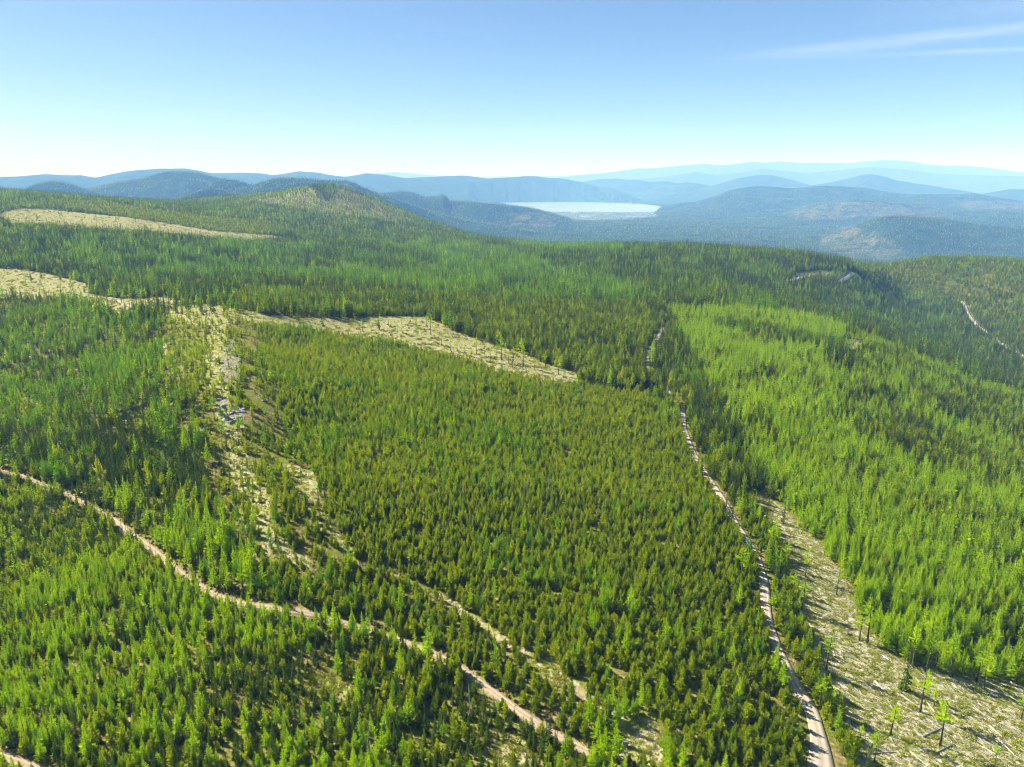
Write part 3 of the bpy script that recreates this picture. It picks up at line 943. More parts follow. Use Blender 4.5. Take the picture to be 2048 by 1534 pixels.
# ------------------------------------------------------------------ where the trees stand
# (outline, density, shares of pine / larch / fir, mean heights of pine / larch / fir)
ZONES = [
    ('belt', [(1480, 1000), (1512, 1008), (1545, 1060), (1565, 1120), (1577, 1180), (1602, 1230), (1630, 1300), (1655, 1375), (1675, 1440), (1692, 1500), (1715, 1560), (1720, 1800), (1660, 1800), (1650, 1470), (1600, 1370), (1545, 1250), (1533, 1130), (1468, 1035)], .78, (.80, .17, .03), (4.8, 6.2, 5.5)),
    ('plantation', [(108, 400), (160, 402), (240, 408), (400, 431), (535, 444), (562, 459), (535, 471), (430, 462), (350, 449), (250, 434), (125, 419)], 1.0, (.97, .0, .03), (5.5, 7, 7)),
    ('hilltop', [(622, 370), (668, 366), (676, 388), (655, 402), (632, 394)], 1.0, (.0, .05, .95), (10, 12, 16)),
    ('hill', HILL, .52, (.30, .16, .54), (9, 11, 13)),
    ('spine', [(320, 640), (380, 628), (530, 632), (520, 690), (545, 800), (600, 900), (645, 960), (655, 1040), (725, 1110), (700, 1170), (600, 1160), (500, 1120), (440, 1010), (415, 900), (385, 800), (330, 730)], .36, (.62, .06, .32), (4.2, 7, 5.5)),
    ('dark firs', [(-300, 850), (0, 862), (120, 845), (230, 850), (330, 880), (400, 950), (425, 1060), (330, 1085), (300, 1010), (225, 985), (150, 965), (60, 930), (-300, 900)], .84, (.18, .10, .72), (7.5, 9.5, 9.5)),
    ('larch clump', [(225, 985), (240, 900), (300, 870), (345, 900), (360, 980), (385, 1090), (350, 1150), (280, 1090), (235, 1040)], .72, (.12, .74, .14), (6, 9, 7.5)),
    ('left slope', [(-900, 596), (0, 598), (100, 612), (240, 645), (340, 640), (330, 730), (385, 800), (415, 900), (440, 1010), (500, 1120), (540, 1190), (420, 1185), (320, 1112), (215, 1032), (100, 976), (-40, 932), (-900, 880)], .66, (.20, .32, .48), (6, 8.8, 8.0)),
    ('near firs', [(640, 1250), (760, 1300), (880, 1340), (960, 1400), (1030, 1440), (1000, 1490), (920, 1534), (760, 1600), (640, 1500), (560, 1380)], .80, (.30, .07, .63), (4.2, 6, 4.8)),
    ('lower left', [(-900, 900), (-40, 932), (100, 976), (215, 1032), (320, 1112), (420, 1186), (540, 1217), (650, 1236), (830, 1292), (940, 1350), (1050, 1432), (1170, 1502), (1330, 1620), (1400, 1900), (-900, 1900)], .88, (.34, .28, .38), (4.2, 5.7, 5.3)),
    ('strip', [(600, 1120), (700, 1112), (740, 1128), (870, 1182), (1000, 1272), (1130, 1360), (1290, 1480), (1400, 1620), (1235, 1545), (1050, 1432), (895, 1322), (720, 1256), (540, 1217), (470, 1206), (520, 1130)], .70, (.74, .05, .21), (4.2, 6, 4.8)),
    ('road firs', [(1300, 640), (1338, 640), (1390, 722), (1418, 785), (1470, 850), (1498, 950), (1580, 1032), (1510, 985), (1478, 985), (1400, 930), (1370, 850), (1340, 780), (1306, 700)], .82, (.42, .08, .50), (7.5, 8.5, 10)),
    ('thick pines', [(860, 620), (1000, 612), (1200, 622), (1330, 640), (1306, 690), (1296, 740), (1350, 797), (1362, 840), (1300, 790), (1158, 762), (1040, 705), (900, 655)], .92, (.80, .02, .18), (7.4, 8.5, 9.5)),
    ('dark band', [(1412, 646), (1480, 654), (1560, 666), (1640, 682), (1760, 704), (1740, 716), (1640, 702), (1560, 690), (1490, 676), (1425, 660)], .9, (.20, .20, .60), (8, 9, 10)),
    ('bright larches', [(1330, 618), (1480, 620), (1600, 634), (1690, 656), (1690, 690), (1640, 712), (1720, 770), (1700, 805), (1620, 845), (1470, 850), (1430, 800), (1385, 715)], .86, (.12, .84, .04), (6.5, 8.2, 8)),
    ('near larches', [(1470, 850), (1560, 835), (1680, 860), (1800, 900), (1920, 950), (2080, 1000), (2700, 1150), (2700, 1430), (2050, 1372), (1950, 1354), (1832, 1334), (1772, 1294), (1722, 1232), (1690, 1162), (1640, 1092), (1580, 1032), (1530, 985), (1495, 930)], .72, (.09, .88, .03), (5.4, 6.6, 6.5)),
    ('olive slope', [(1390, 740), (1480, 792), (1600, 790), (1720, 790), (1690, 690), (1640, 640), (1800, 700), (1950, 770), (2700, 900), (2700, 1150), (2080, 1000), (1920, 950), (1680, 860), (1560, 835), (1470, 850)], .86, (.50, .36, .14), (6.0, 7.2, 7.4)),
    ('centre', [(470, 640), (600, 652), (700, 666), (850, 694), (1010, 740), (1150, 764), (1300, 790), (1362, 840), (1372, 900), (1416, 960), (1470, 1050), (1530, 1140), (1545, 1260), (1650, 1470), (1640, 1800), (1400, 1800), (1290, 1480), (1130, 1360), (1000, 1272), (870, 1182), (740, 1128), (600, 1000)], .88, (.945, .028, .027), (3.85, 6.4, 4.8)),
    ('mid pines', [(480, 580), (900, 590), (1310, 612), (1330, 640), (860, 636), (700, 632), (480, 612)], .95, (.66, .08, .26), (7.5, 9.5, 10)),
    ('mid larches', [(760, 490), (900, 486), (1000, 500), (1150, 545), (1290, 580), (1320, 612), (1200, 612), (1000, 596), (850, 590), (560, 560), (560, 535), (800, 545), (900, 540)], .9, (.10, .58, .32), (9, 12, 12.5)),
    ('far larches', [(1020, 488), (1140, 488), (1250, 500), (1240, 512), (1120, 508), (1030, 498)], .9, (.1, .7, .2), (9, 14, 14)),
    ('left larch mix', [(150, 480), (520, 488), (640, 500), (560, 560), (480, 570), (240, 560), (100, 520)], .84, (.10, .38, .52), (9, 13, 13)),
    ('far slope', [(1740, 500), (2400, 500), (2400, 800), (2048, 700), (1960, 640), (1900, 600), (1800, 600)], .78, (.66, .14, .20), (8, 10, 11)),
]


def stand(x, y, z, R):
    """density and species at ground points"""
    u, v, dep = project(x, y, z)
    D = np.hypot(x, y)
    uj, vj = jitter(u, v, x, y, D, .8)
    n = len(x)
    dens = np.where(D < 900, .8, .92)
    share = np.tile(np.array([.30, .10, .60]), (n, 1))
    hts = np.tile(np.array([10.0, 13.0, 14.0]), (n, 1))
    done = np.zeros(n, bool)
    inpic = dep > 20
    zid = np.full(n, -1)
    for i, (nm, poly, dn, sh, hh) in enumerate(ZONES):
        m = in_poly(uj, vj, poly) & ~done & inpic
        if nm in ('hill', 'hilltop', 'plantation'):
            m &= D > 1700
        if nm == 'far slope':
            m &= D > 850
        dens[m], share[m], hts[m], zid[m] = dn, sh, hh, i
        done |= m
    # open ground
    us, vs = jitter(u, v, x, y, D, .5)
    for k, p in OPEN.items():
        m = in_poly(us, vs, p) & inpic
        dens[m] = {'knoll': .16}.get(k, .006)
    m = in_poly(us, vs, SPINE) & inpic
    dens[m] = .16
    for p in PATCH + ROCKY:
        dens[in_poly(us, vs, p) & inpic] = .08
    dens = np.where(dist_line(x, y, TRACK_W) < 1.5, .05, dens)
    # clumps and gaps
    g = fbm(x / 11, y / 11, 71, 3)
    gap = smooth(.26, .44, g)
    young = (D < 330)
    dens = dens * (np.where(young, .60 + .45 * gap, .66 + .36 * gap))
    # like grows with like
    k = fbm(x / 30, y / 30, 73, 3)
    k2 = fbm(x / 30, y / 30, 79, 3)
    share = share * np.stack([np.ones(n), np.exp((k - .5) * 9), np.exp((k2 - .5) * 8)], 1)
    share /= share.sum(1)[:, None]
    clear = np.ones(n, bool)
    for nm, (P, wd) in ROADS.items():
        clear &= dist_line(x, y, P) > wd * .5 + (.7 if nm not in ('hairpin_road', 'ridge_road', 'valley_road', 'spur_road') else (2 if nm in ('spur_road', 'valley_road') else 7)) + (np.where(D < 150, 2.2, 0) if nm == 'gravel_road' else 0)
    dens = np.where(clear, dens, 0)
    rd = ROADS['dirt_road'][0]
    dr = dist_line(x, y, rd)
    near_side = dist_line(x * 1.015, y * 1.015, rd) < dr
    hide = clear & (dr < 5) & near_side & (u > -100) & (fbm(x / 14, y / 14, 141, 2) > .33)
    dens = np.where(hide, np.maximum(dens, .8), dens)
    hts = np.where(hide[:, None], hts * 1.35, hts)
    lakeish = z < LAKE_Z + 1
    dens = np.where(lakeish, 0, dens)
    return dens, share, hts, zid, u, v

# skyline of the ground, to leave out what nothing can show
SK_az = np.radians(np.arange(-46, 46.001, 0.22))
SK_r = np.exp(np.arange(math.log(60), math.log(11800), 0.012))
_A, _Rr = np.meshgrid(SK_az, SK_r)
SK_tan = (height(_Rr * np.sin(_A), _Rr * np.cos(_A)) - CAM_Z) / _Rr
SK_max = np.maximum.accumulate(SK_tan, axis=0)

def visible(x, y, z, top):
    a, D = np.arctan2(x, y), np.hypot(x, y)
    ia = np.clip(((a - SK_az[0]) / (SK_az[1] - SK_az[0])).round().astype(int), 0, len(SK_az) - 1)
    ir = np.clip(((np.log(D) - math.log(60)) / 0.012).astype(int) - 2, 0, len(SK_r) - 1)
    return (z + top - CAM_Z) / D > SK_max[ir, ia] - 0.0025

def jgrid(step, d0, d1, amax):
    s = np.arange(-d1 - 60, d1 + 60, step)
    X, Y = np.meshgrid(s, s[s > -60])
    X, Y = X.ravel(), Y.ravel()
    D = np.hypot(X, Y)
    m = (D > d0 - step - 40) & (D < d1 + step + 40) & (np.abs(np.arctan2(X, Y)) < amax)
    X, Y = X[m], Y[m]
    X = X + rng.uniform(-.46, .46, len(X)) * step
    Y = Y + rng.uniform(-.46, .46, len(X)) * step
    D = np.hypot(X, Y)
    # bands meet at a ragged line
    wob = (fbm(X / 40, Y / 40, 91, 2) - .5) * 70
    m = (D + (wob if d0 > 100 else 0) > d0) & (D + wob < d1)
    return X[m], Y[m]

T = {k: [] for k in ('x', 'y', 'z', 'h', 'w', 'kind', 'D', 'zone', 'u', 'v')}
for step, d0, d1 in ((1.72, 100, 420), (2.2, 420, 900), (3.9, 900, 2000), (5.8, 2000, 3300), (9.0, 3300, 6000), (14.0, 6000, 11000)):
    X, Y = jgrid(step, d0, d1, math.radians(44))
    Z = height(X, Y)
    top = 16.0
    m = visible(X, Y, Z, top)
    u, v, dep = project(X, Y, Z)
    m &= (u > -420) & (u < 2480) & (v < 1720)
    X, Y, Z = X[m], Y[m], Z[m]
    dens, share, hts, zid, u, v = stand(X, Y, Z, rng)
    if d0 >= 3300:
        pal = np.zeros(len(X), bool)
        for p in FAR_PALE:
            pal |= in_poly(u, v, p)
        dens = np.where(pal, .42, .95 * smooth(.25, .5, fbm(X / 160, Y / 160, 87, 3)) + .1)
        hts = hts * (1.1 if d0 < 5000 else 1.45)
        share = np.tile(np.array([.22, .05, .73]), (len(X), 1))
    # on slopes further off, taller trees stand wider apart
    hm = (share * hts).sum(1)
    if d0 < 900:
        dens = dens * np.clip((4.6 / hm) ** .8, .34, 1)
    keep = rng.random(len(X)) < dens
    X, Y, Z, share, hts, zid, u, v = X[keep], Y[keep], Z[keep], share[keep], hts[keep], zid[keep], u[keep], v[keep]
    n = len(X)
    r = rng.random(n)
    kind = np.where(r < share[:, 0], 0, np.where(r < share[:, 0] + share[:, 1], 1, 2))
    h = hts[np.arange(n), kind] * np.clip(rng.normal(1, .24, n), .45, 1.65) * (.82 + .36 * fbm(X / 26, Y / 26, 97, 2))
    w = h * rng.uniform(.80, 1.22, n) * np.where(kind == 1, 1.0, np.where(kind == 0, 1.0, 1.0)) * np.clip((6.5 / h) ** .25, .8, 1.2)
    for k, a in (('x', X), ('y', Y), ('z', Z), ('h', h), ('w', w), ('kind', kind), ('D', np.hypot(X, Y)), ('zone', zid), ('u', u), ('v', v)):
        T[k].append(a)
T = {k: np.concatenate(v) for k, v in T.items()}
print('trees', len(T['x']), np.bincount(T['kind']), np.histogram(T['D'], [0, 420, 900, 2000, 3300, 5200, 9999])[0])

# the 300 of each kind that show largest are things of their own
KINDS = ('pine', 'larch', 'fir')
N_OWN = 300
own = {}
inframe = (T['u'] > -15) & (T['u'] < 2063) & (T['v'] < 1570) & (T['v'] > 300)
for ki, k in enumerate(KINDS):
    idx = np.nonzero((T['kind'] == ki) & inframe)[0]
    size = T['h'][idx] / np.sqrt(T['D'][idx] ** 2 + CAM_Z ** 2)
    own[k] = idx[np.argsort(-size)[:N_OWN]]
owned = np.zeros(len(T['x']), bool)
for k in KINDS:
    owned[own[k]] = True

BRIGHT = [i for i, zz in enumerate(ZONES) if zz[0] in ('belt', 'larch clump', 'bright larches', 'near larches', 'lower left', 'olive slope')]
YOUNG = [i for i, zz in enumerate(ZONES) if zz[0] in ('belt', 'spine', 'lower left', 'strip', 'centre', 'near larches')]
MASS_LABEL = {'pine': 'sea of olive green young pines covering the middle of the plateau and slopes',
              'larch': 'mass of bright green larches filling the slope right of the gravel road and beyond',
              'fir': 'mass of dark green spired firs across the left slope and the far ridges'}
for ki, k in enumerate(KINDS):
    shapes = [proto(k, 100 * ki + s, 0) for s in range(5)] + [proto(k, 100 * ki + 20 + s, 1) for s in range(5)] + [proto(k, 100 * ki + 40 + s, 2) for s in range(4)]
    if k != 'fir':                         # older stands with deeper green needles
        shapes += [proto(k, 260 + s, (0, 0, 0, 1, 1, 1, 1, 2, 2, 2)[s], M_LARCH_OLD if k == 'larch' else M_PINE_OLD) for s in range(10)]
    m = np.nonzero((T['kind'] == ki) & ~owned)[0]
    D = T['D'][m]
    sh = np.where(D < 260, rng.integers(0, 5, len(m)), np.where(D < 1500, 5 + rng.integers(0, 5, len(m)), 10 + rng.integers(0, 4, len(m))))
    if k != 'fir':
        old = ~np.isin(T['zone'][m], BRIGHT if k == 'larch' else YOUNG)
        so = np.where(D < 260, 14 + rng.integers(0, 3, len(m)), np.where(D < 1500, 17 + rng.integers(0, 4, len(m)), 21 + rng.integers(0, 3, len(m))))
        sh = np.where(old & (rng.random(len(m)) < (.85 if k == 'larch' else .62)), so, sh)
    turn = np.stack([rng.normal(0, .03, len(m)), rng.normal(0, .03, len(m)), rng.uniform(0, 6.283, len(m))], 1)
    size = np.stack([T['w'][m], T['w'][m], T['h'][m]], 1)
    scatter_obj(k + '_forest', np.stack([T['x'][m], T['y'][m], T['z'][m] - .1], 1), sh, turn, size, shapes, MASS_LABEL[k], 'forest')

def tree_parts(kind, seed, lod=0):
    v, f = crown_mesh(kind, seed, lod)
    c = mesh_obj('crown', v, f, KMAT[kind], link=False)
    tv, tf = trunk_mesh(kind, seed)
    t = mesh_obj('trunk', tv, tf, M_BARK, link=False)
    return c, t

def plant_tree(name, parts, x, y, z, h, w, label, group, category, rot=None):
    e = bpy.data.objects.new(name, None)
    COL.objects.link(e)
    e.empty_display_size = .5
    e.location = (x, y, z)
    e.rotation_euler = rot or (random.gauss(0, .03), random.gauss(0, .03), random.uniform(0, 6.283))
    e.scale = (w, w, h)
    tag(e, label, category, group)
    for p in parts:
        q = p.copy()
        COL.objects.link(q)
        q.parent = e
    return e

OWN_SHAPES = {k: [tree_parts(k, 500 + 100 * i + s) for s in range(8)] for i, k in enumerate(KINDS)}
OWN_NAME = {'pine': 'pine_tree', 'larch': 'larch_tree', 'fir': 'fir_tree'}
LOOK = {'pine': 'olive green young pine', 'larch': 'bright green larch', 'fir': 'dark green spired fir'}
WHERE = {'belt': 'between gravel road and right clearing', 'near firs': 'in the thicket below dirt road', 'lower left': 'in the mixed stand below dirt road', 'strip': 'between dirt road and grassy track',
         'centre': 'left of the gravel road', 'near larches': 'beyond the right clearing', 'left slope': 'on the slope above the dirt road', 'larch clump': 'in the bright clump above dirt road',
         'spine': 'on the open grassy spur', 'road firs': 'beside the bend of the gravel road', 'dark firs': 'in the dark stand above the dirt road'}
for ki, k in enumerate(KINDS):
    idx = own[k]
    by = {}
    for i in idx:
        zn = ZONES[T['zone'][i]][0] if T['zone'][i] >= 0 else 'centre'
        by.setdefault(zn if zn in WHERE else 'centre', []).append(i)
    for zn, lst in by.items():
        hs = np.array([T['h'][i] for i in lst])
        us = np.array([T['u'][i] for i in lst])
        vs = np.array([T['v'][i] for i in lst])
        special = {}
        if len(lst) > 4:
            for j, phr in ((int(vs.argmax()), 'lowest in the picture'), (int(us.argmin()), 'furthest left'), (int(us.argmax()), 'furthest right'), (int(vs.argmin()), 'furthest off'), (int(hs.argmax()), 'tallest')):
                special.setdefault(j, phr)
        for j, i in enumerate(lst):
            if j in special:
                ph = special[j]
                lab = ('tallest %s %s' if ph == 'tallest' else '%s %s, ' + ph + '') % ((LOOK[k], WHERE[zn]))
            else:
                lab = '%s, among the nearest %s' % (LOOK[k], WHERE[zn])
            plant_tree(OWN_NAME[k], OWN_SHAPES[k][random.randrange(8)], T['x'][i], T['y'][i], T['z'][i] - .08, T['h'][i], T['w'][i], lab, '%s trees %s' % (k, WHERE[zn]), k)

# ------------------------------------------------------------------ seed trees left standing in the clearings
def crop8(a):
    return [(1348 + x / 2.926, 1034 + y / 2.926, 1034 + t / 2.926, 1348 + (tx if tx is not None else x) / 2.926) for x, y, t, tx in a]
def crop4(a):
    return [(700 + x / 2.841, 560 + y / 2.841, 560 + t / 2.841, 700 + x / 2.841) for x, y, t in a]
def crop3(a):
    return [(x / 2.841, 560 + y / 2.841, 560 + t / 2.841, x / 2.841) for x, y, t in a]

SEED_NEAR = crop8([(1130, 740, 455, 1165), (1395, 880, 630, 1415), (1470, 905, 690, 1490), (1530, 870, 670, 1560), (1615, 935, 690, 1645), (1768, 965, 760, 1800), (1813, 1005, 745, 1850), (950, 455, 285, 972), (888, 890, 665, 945),
                   (655, 292, 145, 668), (768, 350, 185, 785), (570, 185, 20, 575), (750, 545, 365, 775), (1083, 722, 560, 1100), (1440, 1140, 895, 1490), (1520, 1112, 1000, 1535), (1556, 1335, 1060, 1620), (1266, 1275, 1085, 1310),
                   (850, 1110, 915, 880), (632, 1030, 905, 640), (2032, 1182, 1030, 2045), (1172, 1440, 1250, 1195), (1880, 1450, 1335, 1895), (392, 362, 180, 410), (418, 355, 245, 425), (1085, 1300, 1215, 1150), (700, 440, 320, 715)])
SEED_NEAR_LABEL = ['tall larch with a long bare trunk at the notch of the forest edge', 'tall larch with bare trunk, first in the row below the larch stand', 'slim larch with bare trunk, second in the row below the larch stand',
                   'larch with bare trunk tucked against the stand, third in the row', 'larch with leaning trunk and shadow behind it, fourth in the row', 'stout larch with reddish trunk beside a taller one at the clearing edge',
                   'tall larch with dark trunk, rightmost of the pair at the clearing edge', 'lone dark larch standing in the upper clearing against the stand', 'tall bare-stemmed larch leaning right over the edge of the clearing',
                   'pale thin larch in the upper clearing, left of two', 'pale thin larch in the upper clearing, right of two', 'thin bare larch at the very top of the clearing', 'leafy larch halfway up the clearing beside the pine belt',
                   'pale slim larch left of the tall one at the notch', 'crooked larch with foliage in two tufts in the clearing', 'short thin larch behind the two-tufted one', 'tall thin larch above the fallen grey log', 'bright narrow larch leafy nearly to its foot',
                   'broad bright larch at the lower end of the pine belt', 'bushy larch left of the gravel road', 'bare trunk cut by the right edge of the picture', 'thin dying larch near the bottom of the clearing', 'bright wide larch at the bottom right corner',
                   'pale larch left of the gravel road, left of a pair', 'pale larch left of the gravel road, right of a pair', 'small bright larch bent to the right near the road', 'young larch beside the pine belt, below the upper clearing']
SEED_MID = crop4([(170, 282, 190), (70, 292, 215), (125, 302, 250), (295, 252, 205), (370, 272, 200), (435, 262, 190), (460, 312, 195), (520, 372, 290), (570, 402, 320), (610, 405, 345), (650, 412, 365), (720, 425, 325), (765, 425, 360), (800, 465, 390), (860, 452, 310), (900, 472, 400),
                  (985, 492, 370), (1050, 512, 440), (1110, 492, 405), (1185, 540, 450), (1130, 552, 480), (930, 445, 380), (220, 262, 205), (1215, 565, 500), (835, 440, 350), (690, 440, 380), (745, 460, 400), (590, 425, 370), (1000, 520, 440), (270, 300, 235), (410, 330, 280), (30, 260, 205)])
SEED_LEFT = crop3([(100, 132, 15), (150, 112, -10), (226, 105, 20), (312, 152, 45), (437, 125, -25), (652, 132, 55), (690, 132, 65), (845, 130, 45), (912, 152, 95), (957, 132, 50), (1002, 142, 45), (1155, 150, 110), (345, 85, 0), (930, 120, 75), (880, 100, 60), (560, 125, 70), (265, 100, 30), (610, 120, 70), (505, 100, 30), (1050, 150, 95), (985, 150, 100)])
SEED_SHAPES = [tree_parts('seed', 900 + s) for s in range(7)]

def plant_seed(px, label, group, i):
    u, v, vt, ut = px
    x, y, z = hit(u, v)
    dx, dy, dz = ray(ut, vt)
    # top of the tree: same distance in depth as its foot
    t = y / dy
    h = max(CAM_Z + dz * t - z, 3.5)
    lean = math.atan2(dx * t - x, h)
    lean = max(-.14, min(.14, lean))
    w = h * random.uniform(1.15, 1.75) * min(1.5, (14 / h) ** .3)
    plant_tree('larch_tree', SEED_SHAPES[i % 7], x, y, z - .05, h, w, label, group, 'larch', (0, lean, random.uniform(0, 6.28)))
    return x, y, z, h

seeds = []
for i, (px, lab) in enumerate(zip(SEED_NEAR, SEED_NEAR_LABEL)):
    seeds.append(plant_seed(px, lab, 'larches left standing in the right clearing', i))
def fresh_labels(base, pxs):
    """by place along the clearing, from the left"""
    order = sorted(range(len(pxs)), key=lambda i: pxs[i][0])
    ordn = ['leftmost', 'second', 'third', 'fourth', 'fifth', 'sixth', 'seventh', 'eighth', 'ninth', 'tenth', 'eleventh', 'twelfth', 'thirteenth', 'fourteenth', 'fifteenth', 'sixteenth', 'seventeenth', 'eighteenth', 'nineteenth', 'twentieth',
            'twenty-first', 'twenty-second', 'twenty-third', 'twenty-fourth', 'twenty-fifth', 'twenty-sixth', 'twenty-seventh', 'twenty-eighth', 'twenty-ninth', 'thirtieth', 'thirty-first', 'rightmost']
    out = [''] * len(pxs)
    for k, i in enumerate(order):
        out[i] = '%s, %s' % (base, ordn[k] + (' from the left' if 0 < k < 31 else ''))
    return out
for i, (px, lab) in enumerate(zip(SEED_MID, fresh_labels('thin dark tree standing in the long middle clearing', SEED_MID))):
    plant_seed(px, lab, 'trees left standing in the middle clearing', i)
for i, (px, lab) in enumerate(zip(SEED_LEFT, fresh_labels('tall thin larch standing along left clearing', SEED_LEFT))):
    plant_seed(px, lab, 'trees left standing in the left clearing', i + 3)

# ------------------------------------------------------------------ grey dead trees among the young pines
def snag_mesh(seed):
    R = random.Random(seed)
    path, rad = [], []
    for i in range(6):
        f = i / 5
        path.append((R.uniform(-.006, .006) * i, R.uniform(-.006, .006) * i, -.02 + f))
        rad.append(.016 * (1 - f) + .003)
    tv, tf = tube(path, rad, 6)
    bv, bf = [], []
    for k in range(26):
        t = R.uniform(.3, .96)
        a = R.uniform(0, 6.28)
        L = .10 * (1.1 - t) * R.uniform(.5, 1.5)
        p0 = (0, 0, t)
        p1 = (L * math.cos(a), L * math.sin(a), t + R.uniform(-.02, .03))
        v, f = tube([(0, 0, 0), (0, 0, 1)], [.0045, .0012], 3)
        for (x, y, zz) in v:
            bv.append((p0[0] + (p1[0] - p0[0]) * zz + x * .4, p0[1] + (p1[1] - p0[1]) * zz + y * .4, p0[2] + (p1[2] - p0[2]) * zz + x))
        o = len(bv) - len(v)
        bf += [tuple(i + o for i in q) for q in f]
    return mesh_obj('trunk', tv, tf, M_DEAD, link=False), mesh_obj('branches', bv, bf, M_DEAD, link=False)

SNAG_SHAPES = [snag_mesh(s) for s in range(4)]
SNAGS = [(1013, 982, 925), (1055, 1012, 942), (1097, 985, 930), (1102, 1025, 975), (980, 795, 770), (803, 992, 940), (865, 960, 925), (1060, 830, 800), (1170, 975, 950), (1170, 880, 858), (1305, 880, 855), (1330, 945, 915), (1275, 1010, 975), (870, 1115, 1085),
         (885, 1075, 1040), (763, 920, 895), (1040, 985, 965), (925, 1000, 960), (830, 925, 900), (1270, 965, 950), (945, 1050, 1020), (1205, 900, 880), (1420, 800, 770), (1310, 1060, 1035), (1115, 900, 880), (990, 1040, 1015), (1460, 1140, 1100), (875, 1115, 1070), (940, 1440, 1370), (738, 1534, 1440)]
for i, ((u, v, vt), lab) in enumerate(zip(SNAGS, fresh_labels('grey dead tree standing among the young pines', SNAGS))):
    x, y, z = hit(u, v)
    dx, dy, dz = ray(u, vt)
    h = max(CAM_Z + dz * (y / dy) - z, 4.0)
    e = plant_tree('dead_tree', SNAG_SHAPES[i % 4], x, y, z, h, h * 1.15, lab, 'dead trees among the young pines', 'dead tree')

# ------------------------------------------------------------------ logs, slash and small plants in the clearings
def log_mesh(seed, mat):
    R = random.Random(seed)
    path, rad = [], []
    for i in range(6):
        f = i / 5
        path.append((R.uniform(-.02, .02), R.uniform(-.02, .02), f - .5))
        rad.append((1 - .55 * f) * R.uniform(.92, 1.08))
    V, F = [], []
    for p, r in zip(path, rad):
        for s in range(7):
            a = 2 * math.pi * s / 7
            V.append((p[2], (p[0] * 4 + r * math.cos(a)), (p[1] * 4 + r * math.sin(a))))
    for i in range(5):
        for s in range(7):
            a, b = i * 7 + s, i * 7 + (s + 1) % 7
            F.append((a, b, b + 7, a + 7))
    F.append(tuple(range(7))[::-1])
    F.append(tuple(35 + s for s in range(7)))
    return mesh_obj('fallen_log', V, F, mat, link=False)

LOG_SHAPES = [log_mesh(s, M_LOG) for s in range(5)]
DARK_SHAPES = [log_mesh(20 + s, M_DARKLOG) for s in range(3)]

def lay_log(x, y, ang, L, r, shapes, label, group):
    o = random.choice(shapes).copy()
    COL.objects.link(o)
    o.name = 'fallen_log'
    c, s = math.cos(ang) * L / 2, math.sin(ang) * L / 2
    za, zb = height(np.array([x - c, x + c]), np.array([y - s, y + s]))
    o.location = (x, y, (za + zb) / 2 + r * .75)
    o.rotation_euler = (0, -math.atan2(zb - za, L) + random.gauss(0, .01), ang)
    o.scale = (L, r, r)
    tag(o, label, 'log', group)

# the big ones one can point to: ends in photo pixels
def crop8p(x, y):
    return 1348 + x / 2.926, 1034 + y / 2.926
BIG = [((1175, 965), (1240, 1030), 0, .26, 'broad pale split log left of the clearing centre'), ((1110, 1075), (1215, 1115), 0, .17, 'pale log pointing at a dark stump in the lower clearing'), ((1360, 1065), (1450, 1130), 0, .19, 'thick pale log behind the two-tufted larch'),
       ((1460, 1290), (1575, 1235), 1, .24, 'dark grey log lying across the others, upper of two'), ((1525, 1388), (1640, 1330), 1, .2, 'dark grey log lying across the others, lower of two'), ((1120, 1390), (1300, 1378), 1, .17, 'weathered log lying level near the bottom of the clearing'),
       ((1845, 1225), (1920, 1290), 0, .24, 'long pale log on the right of the clearing'), ((1905, 1310), (1990, 1395), 0, .2, 'pale log below the long one at the right'), ((1380, 1375), (1480, 1460), 0, .2, 'pale log at the bottom edge of the clearing'),
       ((1970, 965), (2020, 1028), 0, .16, 'pale log by the right edge under the larch stand'), ((1225, 815), (1255, 840), 0, .22, 'short stout pale log below the notch of the forest edge'), ((1010, 690), (1040, 690), 1, .35, 'dark stubby log in a tree shadow near the notch'),
       ((1315, 1150), (1360, 1195), 0, .15, 'thin pale log left of the dark crosswise log'), ((1480, 1085), (1525, 1145), 0, .15, 'slim pale log right of the two-tufted larch')]
for (a, b, dk, r, lab) in BIG:
    pa, pb = hit(*crop8p(*a)), hit(*crop8p(*b))
    L = math.hypot(pb[0] - pa[0], pb[1] - pa[1])
    lay_log((pa[0] + pb[0]) / 2, (pa[1] + pb[1]) / 2, math.atan2(pb[1] - pa[1], pb[0] - pa[0]), L, r, DARK_SHAPES if dk else LOG_SHAPES, lab, 'large logs in the right clearing')

def fill(poly, n, seed):
    """points spread evenly over an outline of the photograph, on the ground"""
    R = np.random.default_rng(seed)
    P = [hit(min(max(u, -120), 2160), min(v, 1600))[:2] for u, v in poly]
    P = np.array(P)
    lo, hi = P.min(0), P.max(0)
    out = np.zeros((0, 2))
    while len(out) < n:
        q = R.uniform(lo, hi, (n * 6, 2))
        q = q[in_poly(q[:, 0], q[:, 1], P)]
        out = np.concatenate([out, q])
    return out[:n]

